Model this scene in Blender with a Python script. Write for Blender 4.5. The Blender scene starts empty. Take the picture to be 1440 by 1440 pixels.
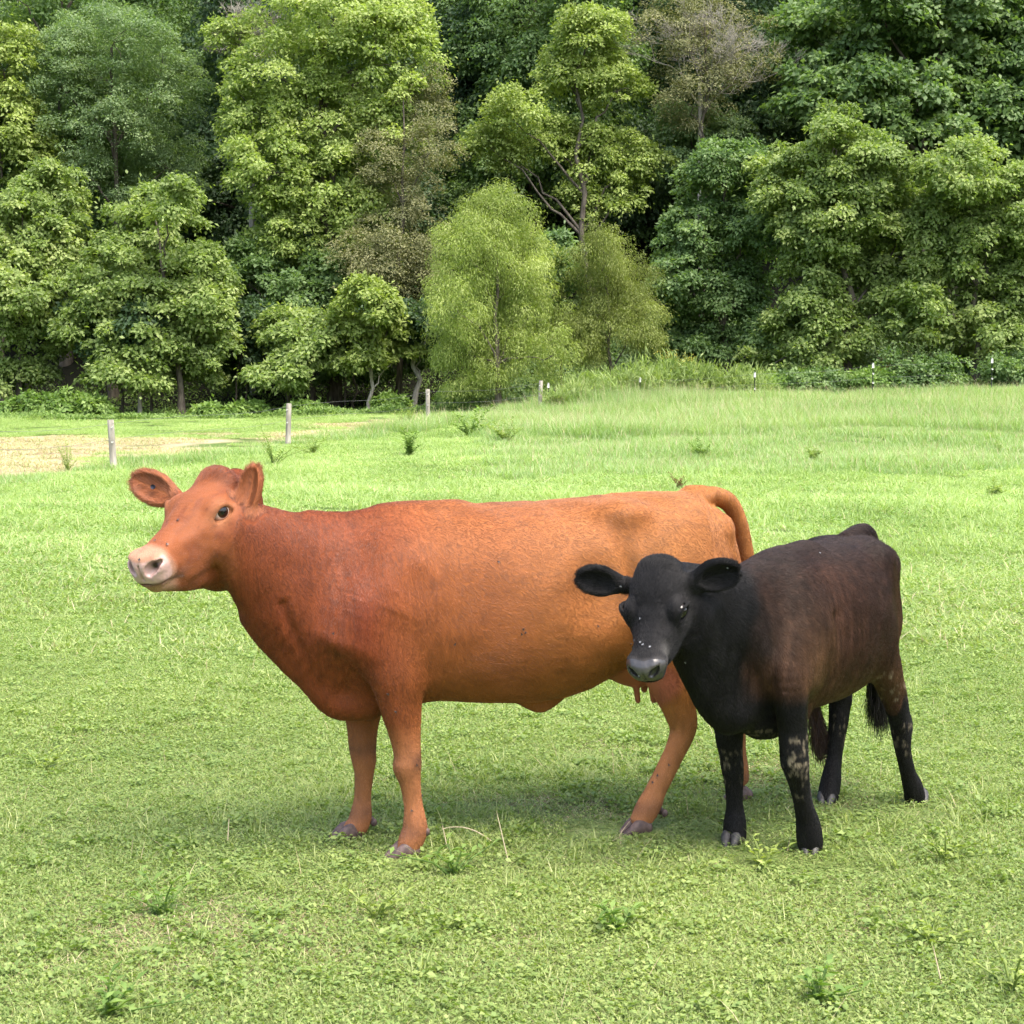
import bpy, math, random
import numpy as np
from mathutils import Vector, Matrix
R_ = math.radians; QUICK = False; LQ = 1.0
scene = bpy.context.scene
COL = scene.collection
# ------------------------------------------------------------------ camera, world, sun, exposure
FPX, CAMH, HOR = 2300.0, 1.70, 555.0
PITCH = math.atan((720 - HOR) / FPX)
cam_d = bpy.data.cameras.new("camera"); cam = bpy.data.objects.new("camera", cam_d); COL.objects.link(cam)
cam.location = (0, 0, CAMH); cam.rotation_euler = (math.pi / 2 - PITCH, 0, 0)
cam_d.sensor_width = 36; cam_d.sensor_height = 36; cam_d.lens = 36 * FPX / 1440
cam_d.clip_start = 0.05; cam_d.clip_end = 1000
scene.camera = cam
world = bpy.data.worlds.new("World"); scene.world = world; world.use_nodes = True
wn = world.node_tree; bgn = wn.nodes["Background"]
sky = wn.nodes.new("ShaderNodeTexSky"); sky.sky_type = 'NISHITA'; sky.sun_disc = False
SUN_EL, SUN_AZ = R_(64), R_(138)          # azimuth from +Y towards +X
sky.sun_elevation = SUN_EL; sky.sun_rotation = SUN_AZ
sky.air_density = 1.3; sky.dust_density = 5.0; sky.ozone_density = 1.0
wn.links.new(sky.outputs[0], bgn.inputs[0]); bgn.inputs[1].default_value = 0.15
sun_d = bpy.data.lights.new("sun", 'SUN'); sun = bpy.data.objects.new("sun", sun_d); COL.objects.link(sun)
sun_d.energy = 1.5; sun_d.angle = R_(38); sun_d.color = (1.0, 0.95, 0.86)
sd = Vector((math.cos(SUN_EL) * math.sin(SUN_AZ), math.cos(SUN_EL) * math.cos(SUN_AZ), math.sin(SUN_EL)))
sun.rotation_euler = sd.to_track_quat('Z', 'Y').to_euler(); sun.location = (0, 0, 40)
scene.view_settings.view_transform = 'Standard'; scene.view_settings.look = 'None'
scene.view_settings.exposure = 1.62; scene.view_settings.gamma = 1.0
scene.cycles.max_bounces = 5; scene.cycles.diffuse_bounces = 3; scene.cycles.transmission_bounces = 3
scene.cycles.glossy_bounces = 2; scene.cycles.transparent_max_bounces = 6
scene.cycles.use_denoising = True

# ------------------------------------------------------------------ helpers
def ray(px, py):
    u, v = (px - 720) / FPX, -(py - 720) / FPX
    c, s = math.cos(PITCH), math.sin(PITCH)
    return np.array([u, c + v * s, -s + v * c])
def at(px, py, Y):
    r = ray(px, py); r = r * (Y / r[1]); return np.array([r[0], r[1], r[2] + CAMH])
def sstep(t): t = np.clip(t, 0, 1); return t * t * (3 - 2 * t)
def gz(x, y):
    """height of the ground"""
    x = np.asarray(x, float); y = np.asarray(y, float)
    u = x / np.maximum(y, 1.0)
    A = np.interp(u, [-.6, -.3, -.05, .017, .148, .293, .6], [.45, .55, .85, 1.05, 1.40, 1.68, 2.0])
    t = np.clip((y - 15) / 47, 0, 1)
    z = A * t * t
    y0 = np.interp(u, [-.4, -.05, .05, .4], [75, 73, 68, 65.5])
    q = np.maximum(y - y0, 0)
    z = z + np.where(q < 8, q * q * 0.035, 2.24 + 0.56 * (q - 8)) + np.interp(u, [-.05, .12, .4], [0, .5, 1.0]) * sstep(q / 4)
    far = sstep((y - 9) / 10)
    z = z + far * 0.035 * (np.sin(x * .9 + .4 * y) + np.sin(.7 * y - .5 * x + 1.3)) + 0.002 * np.sin(x * 3.1 + 1) * np.sin(y * 2.3)
    z = z + far * np.minimum(1, (np.maximum(y, 30) - 30) / 15) * 0.06 * np.sin(x * .33 + 2) * np.sin(y * .21)
    return z
def ghit(px, py):
    r = ray(px, py)
    for Y in np.arange(2.5, 120, .05):
        p = r * (Y / r[1])
        if p[2] + CAMH <= gz(p[0], p[1]): return np.array([p[0], p[1], float(gz(p[0], p[1]))])
    return np.array([p[0], p[1], p[2] + CAMH])
def tag(o, label=None, cat=None, group=None, kind=None):
    if label: o["label"] = label
    if cat: o["category"] = cat
    if group: o["group"] = group
    if kind: o["kind"] = kind
    return o
def empty(name, loc, label, cat, group=None, rz=0.0):
    o = bpy.data.objects.new(name, None); COL.objects.link(o); o.location = loc; o.rotation_euler = (0, 0, rz)
    o.empty_display_size = .2
    return tag(o, label, cat, group)
def mesh_np(name, V, F, mat=None, parent=None, attrs=None, smooth=False, cols=None, link=True):
    """V (n,3), F (m,k) with k = 3 or 4, all faces alike"""
    V = np.asarray(V, np.float32); F = np.asarray(F, np.int32); k = F.shape[1]
    me = bpy.data.meshes.new(name)
    me.vertices.add(len(V)); me.vertices.foreach_set("co", V.ravel())
    me.loops.add(F.size); me.loops.foreach_set("vertex_index", F.ravel())
    me.polygons.add(len(F)); me.polygons.foreach_set("loop_start", np.arange(0, F.size, k, dtype=np.int32))
    me.update(calc_edges=True)
    if smooth: me.polygons.foreach_set("use_smooth", np.ones(len(F), bool))
    for n, a in (attrs or {}).items():
        at_ = me.attributes.new(n, 'FLOAT', 'POINT'); at_.data.foreach_set("value", np.asarray(a, np.float32).ravel())
    if cols is not None:
        ca = me.attributes.new("col", 'FLOAT_COLOR', 'POINT')
        c4 = np.ones((len(V), 4), np.float32); c4[:, :3] = cols; ca.data.foreach_set("color", c4.ravel())
    if mat: me.materials.append(mat)
    o = bpy.data.objects.new(name, me)
    if link: COL.objects.link(o)
    if parent: o.parent = parent
    return o
def tube(pts, rad, n=8, cap=True):
    """tapered tube as quads; returns V, F"""
    P = np.asarray(pts, float); m = len(P); rad = np.broadcast_to(np.asarray(rad, float), (m,))
    T = np.gradient(P, axis=0); T /= np.linalg.norm(T, axis=1)[:, None] + 1e-9
    ref = np.array([1., 0, 0]) if abs(T[:, 0]).mean() < .8 else np.array([0, 0, 1.])
    A = np.cross(T, ref); A /= np.linalg.norm(A, axis=1)[:, None] + 1e-9; B = np.cross(T, A)
    th = np.linspace(0, 2 * math.pi, n, endpoint=False)
    V = P[:, None, :] + rad[:, None, None] * (np.cos(th)[None, :, None] * A[:, None, :] + np.sin(th)[None, :, None] * B[:, None, :])
    V = V.reshape(-1, 3); F = []
    for i in range(m - 1):
        for j in range(n):
            a, b = i * n + j, i * n + (j + 1) % n; F.append((a, b, b + n, a + n))
    if cap:
        for i0, flip in ((0, 1), ((m - 1) * n, 0)):
            c = len(V); V = np.vstack([V, P[0 if i0 == 0 else -1]])
            for j in range(0, n, 2):
                q = (c, i0 + j, i0 + (j + 1) % n, i0 + (j + 2) % n); F.append(q[::-1] if not flip else q)
    return V, np.array(F, int)
def merge(parts):
    Vs, Fs, o = [], [], 0
    for V, F in parts: Vs.append(V); Fs.append(np.asarray(F) + o); o += len(V)
    return np.vstack(Vs), np.vstack(Fs)
def mat_new(name):
    m = bpy.data.materials.new(name); m.use_nodes = True; nt = m.node_tree
    for n in list(nt.nodes): nt.nodes.remove(n)
    out = nt.nodes.new("ShaderNodeOutputMaterial")
    return m, nt, out
def N(nt, kind, **kw):
    n = nt.nodes.new(kind)
    for k, v in kw.items():
        if k.startswith("i_"):
            key = k[2:]; n.inputs[int(key) if key.isdigit() else key.replace("_", " ")].default_value = v
        else: setattr(n, k, v)
    return n
def ramp(nt, fac, stops, interp='LINEAR'):
    r = nt.nodes.new("ShaderNodeValToRGB"); r.color_ramp.interpolation = interp
    e = r.color_ramp.elements
    while len(e) < len(stops): e.new(.5)
    for el, (p, c) in zip(e, stops): el.position = p; el.color = (*c, 1) if len(c) == 3 else c
    if fac is not None: nt.links.new(fac, r.inputs[0])
    return r
def mixc(nt, a, b, fac, mode='MIX'):
    m = nt.nodes.new("ShaderNodeMix"); m.data_type = 'RGBA'; m.blend_type = mode
    for s, v in ((m.inputs[0], fac), (m.inputs[6], a), (m.inputs[7], b)):
        if hasattr(v, "is_linked"): nt.links.new(v, s)
        else: s.default_value = v if isinstance(v, (int, float)) else (*v, 1)
    return m.outputs[2]
# ================================================================== organic bodies: a distance field per animal, meshed once
class Body:
    def __init__(s): s.ops = []
    def ell(s, c, r, k=.03, mode=1, R=None):
        s.ops.append(("ell", np.array(c, float), np.array(r, float), k, mode, None if R is None else np.array(R, float)))
    def sweep(s, pts, k=.03, mode=1, ref=(0, 0, 1), p=2.0, sub=4, cap=.9):
        """pts rows: x,y,z, h (half size along ref), w (half size across)"""
        A = np.array(pts, float); out = []
        n = len(A)
        for i in range(n - 1):
            p0, p1, p2, p3 = A[max(i - 1, 0)], A[i], A[i + 1], A[min(i + 2, n - 1)]
            for t in np.linspace(0, 1, sub, endpoint=False):
                out.append(.5 * (2 * p1 + (p2 - p0) * t + (2 * p0 - 5 * p1 + 4 * p2 - p3) * t * t + (3 * p1 - p0 - 3 * p2 + p3) * t ** 3))
        out.append(A[-1]); A = np.array(out); A[:, 3:] = np.maximum(A[:, 3:], .002)
        s.ops.append(("sweep", A, p, k, mode, np.array(ref, float), cap))
    @staticmethod
    def _eval(op, X, Y, Z):
        if op[0] == "ell":
            _, c, r, k, mode, R = op
            x, y, z = X - c[0], Y - c[1], Z - c[2]
            if R is not None: x, y, z = (R[0, 0] * x + R[1, 0] * y + R[2, 0] * z, R[0, 1] * x + R[1, 1] * y + R[2, 1] * z, R[0, 2] * x + R[1, 2] * y + R[2, 2] * z)
            q = np.sqrt(x * x + y * y + z * z) + 1e-9
            nn = np.sqrt((x / r[0]) ** 2 + (y / r[1]) ** 2 + (z / r[2]) ** 2) + 1e-9
            return q * (1 - 1 / nn)
        _, A, p, k, mode, ref, cap = op
        shp = np.broadcast_shapes(X.shape, Y.shape, Z.shape)
        best = np.full(shp, 1e9, np.float32); res = np.full(shp, 1e9, np.float32)
        m = len(A)
        for i in range(m - 1):
            a, b = A[i, :3], A[i + 1, :3]; d = b - a; L2 = d @ d
            if L2 < 1e-12: continue
            t = ((X - a[0]) * d[0] + (Y - a[1]) * d[1] + (Z - a[2]) * d[2]) / L2
            tc = np.clip(t, 0, 1)
            qx, qy, qz = X - a[0] - tc * d[0], Y - a[1] - tc * d[1], Z - a[2] - tc * d[2]
            d2 = qx * qx + qy * qy + qz * qz
            msk = d2 < best
            T = d / math.sqrt(L2); U = ref - (ref @ T) * T; U /= np.linalg.norm(U) + 1e-9; W = np.cross(T, U)
            h = A[i, 3] + tc * (A[i + 1, 3] - A[i, 3]); w = A[i, 4] + tc * (A[i + 1, 4] - A[i, 4])
            cu = qx * U[0] + qy * U[1] + qz * U[2]; cw = qx * W[0] + qy * W[1] + qz * W[2]; ct = qx * T[0] + qy * T[1] + qz * T[2]
            q = np.sqrt(d2) + 1e-9
            cr = cap * np.minimum(h, w)
            if p == 2.0: nn = np.sqrt((cu / h) ** 2 + (cw / w) ** 2 + (ct / cr) ** 2) + 1e-9
            else: nn = ((np.abs(cu / h)) ** p + (np.abs(cw / w)) ** p + (np.abs(ct / cr)) ** p) ** (1 / p) + 1e-9
            res = np.where(msk, q * (1 - 1 / nn), res); best = np.where(msk, d2, best)
        return res
    def build(s, coarse=.010, fine=.0045, boxes=(), zmin=None):
        lo, hi = np.full(3, 1e9), np.full(3, -1e9); bb = []
        for op in s.ops:
            if op[0] == "ell":
                r = op[2].max(); l, h = op[1] - r, op[1] + r
            else:
                r = op[1][:, 3:].max(1)[:, None]; l, h = (op[1][:, :3] - r).min(0), (op[1][:, :3] + r).max(0)
            bb.append((l, h))
            if op[4] > 0: lo, hi = np.minimum(lo, l), np.maximum(hi, h)
        lo -= .03; hi += .03
        if zmin is not None: lo[2] = zmin - .02
        ax = []
        for i in range(3):
            v = [lo[i]]
            while v[-1] < hi[i]:
                f = any(b[0][i] - .01 <= v[-1] <= b[1][i] for b in boxes); v.append(v[-1] + (fine if f else coarse))
            ax.append(np.array(v, np.float32))
        D = np.full([len(a) for a in ax], .5, np.float32)
        for op, (l, h) in zip(s.ops, bb):
            k = op[3]; pad = k + .03
            sl = tuple(slice(max(0, np.searchsorted(ax[i], l[i] - pad) - 1), np.searchsorted(ax[i], h[i] + pad) + 1) for i in range(3))
            X, Y, Z = ax[0][sl[0]][:, None, None], ax[1][sl[1]][None, :, None], ax[2][sl[2]][None, None, :]
            d = s._eval(op, X, Y, Z).astype(np.float32); a = D[sl]
            if op[4] > 0:
                hh = np.clip(.5 + .5 * (d - a) / k, 0, 1); D[sl] = d * (1 - hh) + a * hh - k * hh * (1 - hh)
            else:
                d = -d; hh = np.clip(.5 - .5 * (d - a) / k, 0, 1); D[sl] = d * (1 - hh) + a * hh + k * hh * (1 - hh)
        if zmin is not None: D[:, :, ax[2] < zmin] = .01
        return surface_nets(ax, D)
def surface_nets(ax, D):
    ins = D < 0
    nx, ny, nz = D.shape
    c = np.zeros((nx - 1, ny - 1, nz - 1), np.uint8)
    for i in (0, 1):
        for j in (0, 1):
            for k in (0, 1): c += ins[i:nx - 1 + i, j:ny - 1 + j, k:nz - 1 + k]
    act = (c > 0) & (c < 8); idx = np.argwhere(act); ids = np.full(c.shape, -1, np.int64); ids[act] = np.arange(len(idx))
    I, J, K = idx.T; acc = np.zeros((len(idx), 3)); cnt = np.zeros(len(idx))
    cor = [(i, j, k) for i in (0, 1) for j in (0, 1) for k in (0, 1)]
    for a in range(8):
        for b in range(a + 1, 8):
            ca, cb = cor[a], cor[b]
            if sum(abs(x - y) for x, y in zip(ca, cb)) != 1: continue
            da = D[I + ca[0], J + ca[1], K + ca[2]]; db = D[I + cb[0], J + cb[1], K + cb[2]]
            m = (da < 0) != (db < 0); t = np.where(m, da / np.where(m, da - db, 1), 0)
            pa = np.stack([ax[0][I + ca[0]], ax[1][J + ca[1]], ax[2][K + ca[2]]], 1); pb = np.stack([ax[0][I + cb[0]], ax[1][J + cb[1]], ax[2][K + cb[2]]], 1)
            acc += np.where(m[:, None], pa + t[:, None] * (pb - pa), 0); cnt += m
    V = acc / cnt[:, None]; F = []
    for axis in range(3):
        n = [nx, ny, nz]
        s0 = [slice(1, -1)] * 3; s1 = [slice(1, -1)] * 3; s0[axis] = slice(0, n[axis] - 1); s1[axis] = slice(1, n[axis])
        a, b = ins[tuple(s0)], ins[tuple(s1)]
        for flip, m in ((0, a & ~b), (1, ~a & b)):
            e = np.argwhere(m); off = np.array([1, 1, 1]); off[axis] = 0; e = e + off
            u, w = (axis + 1) % 3, (axis + 2) % 3
            q = []
            for du, dw in ((-1, -1), (0, -1), (0, 0), (-1, 0)):
                g = e.copy(); g[:, u] += du; g[:, w] += dw; q.append(ids[g[:, 0], g[:, 1], g[:, 2]])
            q = np.stack(q, 1); F.append(q[:, ::-1] if flip else q)
    F = np.vstack(F); return V, F[(F >= 0).all(1)]
def vnoise(P, s, seed=0):
    """smooth value noise on points, range about -1..1"""
    P = P * s + seed * 17.3; i = np.floor(P).astype(int); f = P - i; f = f * f * (3 - 2 * f); r = 0
    def h(a): 
        n = (a[:, 0] * 374761393 + a[:, 1] * 668265263 + a[:, 2] * 2147483647 + seed * 974711) & 0xffffffff
        n = ((n ^ (n >> 13)) * 1274126177) & 0xffffffff; return ((n ^ (n >> 16)) & 0xffff) / 32767.5 - 1
    for a in (0, 1):
        for b in (0, 1):
            for c in (0, 1):
                w = (f[:, 0] if a else 1 - f[:, 0]) * (f[:, 1] if b else 1 - f[:, 1]) * (f[:, 2] if c else 1 - f[:, 2])
                r = r + w * h(i + np.array([a, b, c]))
    return r
def vnormals(V, F):
    n = np.cross(V[F[:, 2]] - V[F[:, 0]], V[F[:, 3]] - V[F[:, 1]]); out = np.zeros_like(V)
    for j in range(4): np.add.at(out, F[:, j], n)
    return out / (np.linalg.norm(out, axis=1)[:, None] + 1e-12)
class Frame:
    """a thing's local frame: x rearwards along the animal, y to its far side, z up"""
    def __init__(s, ox, oy, th, oz=0.0):
        s.o = np.array([ox, oy, oz]); s.th = th; c, n = math.cos(th), math.sin(th)
        s.R = np.array([[c, -n, 0], [n, c, 0], [0, 0, 1.]])
    def w2l(s, p): return s.R.T @ (np.asarray(p) - s.o)
    def d2l(s, d): return s.R.T @ np.asarray(d, float)
    def pix(s, px, py, off=0.0):
        o = s.R.T @ (np.array([0, 0, CAMH]) - s.o); d = s.R.T @ ray(px, py); t = (off - o[1]) / d[1]; return o + t * d
    def ppm(s, p): return FPX / (s.R @ np.asarray(p) + s.o)[1]
    def sw(s, rows):
        """rows px,py,off,half size in px (seen), half width across in m or None"""
        out = []
        for px, py, off, h, w in rows:
            p = s.pix(px, py, off); hm = h / s.ppm(p); out.append((*p, hm, w if w is not None else hm))
        return out
class HeadFrame:
    """face frame: f from poll to muzzle, l towards the side seen, u out of the forehead"""
    def __init__(s, poll, muz, roll, sc):
        s.o = np.asarray(poll, float); F = np.asarray(muz) - s.o; F = F / np.linalg.norm(F)
        U = np.array([0, 0, 1.]) - F[2] * F; U /= np.linalg.norm(U); L = np.cross(U, F)
        c, n = math.cos(roll), math.sin(roll); U, L = c * U + n * L, c * L - n * U
        s.R = np.stack([F, L, U], 1); s.s = sc
    def p(s, f, l, u): return s.o + s.R @ (np.array([f, l, u]) * s.s)
    def inv(s, P): return (P - s.o) @ s.R / s.s
    def ell(s, B, c, r, k=.02, mode=1): B.ell(s.p(*c), np.array(r) * s.s, k=k * s.s, mode=mode, R=s.R)
    def sweep(s, B, rows, k=.02, mode=1, p=2.0, ref=(0, 0, 1), cap=.9, sub=4):
        B.sweep([(*s.p(r[0], r[1], r[2]), r[3] * s.s, r[4] * s.s) for r in rows], k=k * s.s, mode=mode, ref=s.R @ np.array(ref, float), p=p, cap=cap, sub=sub)
def add_head(B, H, young=False):
    w = 1.24 if young else 1.0; fw = 1.24 if young else 1.0; eo = .052 if young else 0
    H.sweep(B, [(.00, 0, -.085, .080, .085 * fw), (.06, 0, -.100, .100, .104 * fw), (.13, 0, -.115, .119, .108 * w), (.20, 0, -.124, .122, .090 * w), (.28, 0, -.113, .103, .074 * w),
                (.36, 0, -.090, .074, .062 * w), (.43, 0, -.084, .067, .062 * w), (.475, 0, -.083, .062, .062 * w)], k=.03, p=2.35, cap=.75)
    H.ell(B, (.005, 0, -.035), (.055, .060 * fw, .05), .04)                                  # poll
    if young: H.ell(B, (.07, 0, -.035), (.10, .105, .05), .05)
    for sgn in (1, -1):
        H.ell(B, (.148 + eo, sgn * .080 * w, -.060), (.062, .038, .046), .022)                      # brow and orbit
        H.ell(B, (.20, sgn * .075 * w, -.125), (.085, .035, .075), .04)                        # cheek
        H.sweep(B, [(.21, sgn * .076 * w, -.080, .012, .012), (.27, sgn * .066 * w, -.075, .010, .010), (.33, sgn * .054 * w, -.07, .008, .008)], k=.03)
        H.sweep(B, [(.136 + eo, sgn * .118 * w, -.063, .026, .022), (.162 + eo, sgn * .112 * w, -.063, .0285, .022), (.188 + eo, sgn * .100 * w, -.067, .0205, .018)], k=.008, mode=-1)                  # socket
        e = [(.114, .120, -.068), (.134, .124, -.042), (.158, .120, -.031), (.184, .107, -.041), (.210, .088, -.075)]
        H.sweep(B, [(a + eo, sgn * (b * w - .004), c, .0070, .0060) for a, b, c in e], k=.016)             # upper lid
        e = [(.114, .119, -.068), (.136, .118, -.089), (.160, .111, -.0965), (.186, .101, -.091), (.210, .088, -.075)]
        H.sweep(B, [(a + eo, sgn * (b * w - .003), c, .0065, .0055) for a, b, c in e], k=.016)             # lower lid
        H.sweep(B, [(.13 + eo, sgn * .110 * w, -.106, .004, .004), (.165 + eo, sgn * .104 * w, -.112, .004, .004), (.20 + eo, sgn * .092 * w, -.101, .003, .003)], k=.014, mode=-1)
        H.sweep(B, [(.204 + eo, sgn * .092 * w, -.073, .005, .005), (.228 + eo, sgn * .082 * w, -.085, .003, .003)], k=.010, mode=-1)
    # muzzle pad, lips and chin
    H.ell(B, (.455, 0, -.062), (.052, .072 * w, .050), .025)
    H.sweep(B, [(.488, -.040, -.052, .034, .022), (.498, 0, -.050, .036, .026), (.488, .040, -.052, .034, .022)], k=.02, ref=(0, 0, 1))
    for sgn in (1, -1):
        H.ell(B, (.466, sgn * .046, -.052), (.034, .027, .036), .02)
        H.ell(B, (.31, sgn * .038 * w, -.155), (.10, .038, .065), .05)
        H.ell(B, (.445, sgn * .042, -.098), (.055, .026, .028), .025)
        H.sweep(B, [(.514, sgn * .028, -.066, .014, .009), (.506, sgn * .037, -.054, .020, .015), (.494, sgn * .050, -.044, .018, .015), (.476, sgn * .060, -.040, .009, .009)], k=.010, mode=-1)   # nostril
        H.sweep(B, [(.500, sgn * .012, -.112, .003, .006), (.480, sgn * .050, -.121, .0045, .010), (.43, sgn * .066, -.139, .0045, .012), (.400, sgn * .069, -.151, .003, .008)], k=.008, mode=-1)  # mouth line
    H.sweep(B, [(.505, -.02, -.1115, .003, .008), (.509, 0, -.1105, .003, .01), (.505, .02, -.1115, .003, .008)], k=.006, mode=-1)
    H.sweep(B, [(.20, 0, -.268, .05, .055 * w), (.29, 0, -.244, .047, .052 * w), (.375, 0, -.206, .034, .046), (.44, 0, -.162, .029, .042), (.480, 0, -.145, .023, .034)], k=.022)     # lower jaw and chin
    H.sweep(B, [(.516, 0, -.035, .004, .004), (.522, 0, -.06, .004, .004), (.515, 0, -.09, .004, .004)], k=.008, mode=-1)    # philtrum
def add_ear(B, base, tip, nrm, wid):
    base, tip = np.array(base), np.array(tip); d = tip - base; L = np.linalg.norm(d); d /= L
    n = np.array(nrm, float); n -= (n @ d) * d; n /= np.linalg.norm(n); s = np.cross(n, d); R = np.stack([d, s, n], 1)
    c = base + d * L * .56
    B.sweep([(*(base - d * .03), .026, .026), (*(base + d * L * .22), wid * .36, .024), (*(base + d * L * .45), wid * .42, .014)], k=.03, ref=s)
    B.ell(c, (L * .47, wid * .5, .026), k=.02, R=R)
    B.ell(c + n * .021, (L * .42, wid * .40, .026), k=.008, mode=-1, R=R)
    return c, R, L, wid
def leg(B, fr, rows, k=.035, ref=(1, 0, 0)):
    B.sweep(fr.sw(rows), k=k, ref=ref)
def hoof_mesh(c, ang, sz, mat, parent):
    """cloven hoof: two claws with a sloping front wall; ang = heading of the toes"""
    B = Body(); ca, sa = math.cos(ang), math.sin(ang)
    def q(f, l, z): return (f * ca - l * sa, f * sa + l * ca, z)
    for s in (1, -1):
        B.sweep([(*q(-.030 * sz, s * .020 * sz, .022 * sz), .024 * sz, .018 * sz), (*q(.012 * sz, s * .021 * sz, .026 * sz), .027 * sz, .020 * sz), (*q(.045 * sz, s * .018 * sz, .014 * sz), .017 * sz, .014 * sz), (*q(.066 * sz, s * .014 * sz, .006 * sz), .010 * sz, .009 * sz)], k=.004, ref=(0, 0, 1))
        B.sweep([(*q(-.014 * sz, s * .018 * sz, .046 * sz), .018 * sz, .015 * sz), (*q(.006 * sz, s * .020 * sz, .036 * sz), .022 * sz, .018 * sz)], k=.012, ref=(0, 0, 1))
    V, F = B.build(coarse=.0045, fine=.0045, zmin=-.012)
    o = mesh_np("hoof", V, F, mat, parent, smooth=True); o.location = c; return o
def fur(name, V, F, cols, n, L, rad, flow, mat, parent, seed=1, lift=.25, mask=None, lenf=None):
    rs = np.random.RandomState(seed)
    n1 = np.cross(V[F[:, 2]] - V[F[:, 0]], V[F[:, 3]] - V[F[:, 1]]); ar = np.linalg.norm(n1, axis=1) / 2
    VN = vnormals(V, F)
    wgt = ar.copy()
    if mask is not None: wgt *= mask[F].mean(1)
    fi = rs.choice(len(F), n, p=wgt / wgt.sum()); a, b = rs.rand(n, 1), rs.rand(n, 1)
    q = F[fi]; mix = lambda A: (A[q[:, 0]] * (1 - a) + A[q[:, 1]] * a) * (1 - b) + (A[q[:, 3]] * (1 - a) + A[q[:, 2]] * a) * b
    P, NN, C = mix(V), mix(VN), mix(cols); NN /= np.linalg.norm(NN, axis=1)[:, None]
    D = flow(P); vz = sstep((np.abs(D[:, 2]) - np.abs(D[:, 0]) + .35) / .7)[:, None]; C = C * (1 + .30 * (vz * vnoise(P * np.array([1, 1, .22]), 75, 81)[:, None] + (1 - vz) * vnoise(P * np.array([.25, 1, 1]), 75, 82)[:, None])); D = D + .30 * np.stack([vnoise(P, 9, s_) for s_ in (3, 4, 5)], 1) + .22 * rs.randn(n, 3)
    D -= (D * NN).sum(1)[:, None] * NN; D /= np.linalg.norm(D, axis=1)[:, None] + 1e-9
    l = L * (.6 + .8 * rs.rand(n)) * (lenf(P) if lenf is not None else 1)
    K = 4; pts = np.zeros((n, K, 3)); 
    for j in range(K):
        t = j / (K - 1); lf = lift * (t - .45 * t * t)
        pts[:, j] = P + (D * t * .95 + NN * lf) * l[:, None] - NN * .0003
    cu = bpy.data.hair_curves.new(name); cu.add_curves([K] * n)
    cu.position_data.foreach_set("vector", pts.astype(np.float32).ravel())
    ra = cu.attributes.get("radius") or cu.attributes.new("radius", 'FLOAT', 'POINT')
    ra.data.foreach_set("value", np.tile(np.array([1, .9, .65, .12]) * rad, n).astype(np.float32))
    cc = cu.attributes.new("col", 'FLOAT_COLOR', 'CURVE'); c4 = np.ones((n, 4), np.float32)
    c4[:, :3] = np.clip(C * (.72 + .56 * rs.rand(n, 1)), 0, 1); cc.data.foreach_set("color", c4.ravel())
    cu.materials.append(mat)
    o = bpy.data.objects.new(name, cu); COL.objects.link(o); o.parent = parent; return o
def coat_mat(name, rough, spec, bump=.0, sheen=.0, bs=60, bd=.004):
    m, nt, out = mat_new(name)
    a = N(nt, "ShaderNodeAttribute", attribute_name="col")
    b = N(nt, "ShaderNodeBsdfPrincipled", i_Roughness=rough); b.inputs["Specular IOR Level"].default_value = spec
    b.inputs["Sheen Weight"].default_value = sheen
    nt.links.new(a.outputs["Color"], b.inputs["Base Color"]); nt.links.new(b.outputs[0], out.inputs[0])
    if bump:
        tc = N(nt, "ShaderNodeTexCoord"); mp = N(nt, "ShaderNodeMapping"); mp.inputs["Scale"].default_value = (.35, 1, 1)
        n = N(nt, "ShaderNodeTexNoise", i_Scale=bs, i_Detail=6.0); bm = N(nt, "ShaderNodeBump", i_Strength=bump, i_Distance=bd)
        nt.links.new(tc.outputs["Object"], mp.inputs[0]); nt.links.new(mp.outputs[0], n.inputs["Vector"]); nt.links.new(n.outputs[0], bm.inputs["Height"]); nt.links.new(bm.outputs[0], b.inputs["Normal"])
    return m
def simple_mat(name, c1, c2, scale=40, rough=.5, bump=.2, spec=.4, coat=0.0):
    m, nt, out = mat_new(name); tc = N(nt, "ShaderNodeTexCoord"); n = N(nt, "ShaderNodeTexNoise", i_Scale=scale, i_Detail=5.0)
    nt.links.new(tc.outputs["Object"], n.inputs["Vector"]); r = ramp(nt, n.outputs[0], [(.3, c1), (.7, c2)])
    b = N(nt, "ShaderNodeBsdfPrincipled", i_Roughness=rough); b.inputs["Specular IOR Level"].default_value = spec; b.inputs["Coat Weight"].default_value = coat
    nt.links.new(r.outputs[0], b.inputs["Base Color"]); nt.links.new(b.outputs[0], out.inputs[0])
    bm = N(nt, "ShaderNodeBump", i_Strength=bump, i_Distance=.003); nt.links.new(n.outputs[0], bm.inputs["Height"]); nt.links.new(bm.outputs[0], b.inputs["Normal"])
    return m
def eye_mat(name, iris, white):
    """object space: +X of the ball looks out"""
    m, nt, out = mat_new(name); tc = N(nt, "ShaderNodeTexCoord"); sp = N(nt, "ShaderNodeSeparateXYZ"); nt.links.new(tc.outputs["Object"], sp.inputs[0])
    r = ramp(nt, sp.outputs[0], [(.0, white), (.76, white), (.80, tuple(.3 * c for c in iris)), (.84, iris), (.91, iris), (.94, (.003, .003, .004))])
    b = N(nt, "ShaderNodeBsdfPrincipled", i_Roughness=.08); b.inputs["Coat Weight"].default_value = .2; b.inputs["Coat Roughness"].default_value = .03
    nt.links.new(r.outputs[0], b.inputs["Base Color"]); nt.links.new(b.outputs[0], out.inputs[0]); return m
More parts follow.
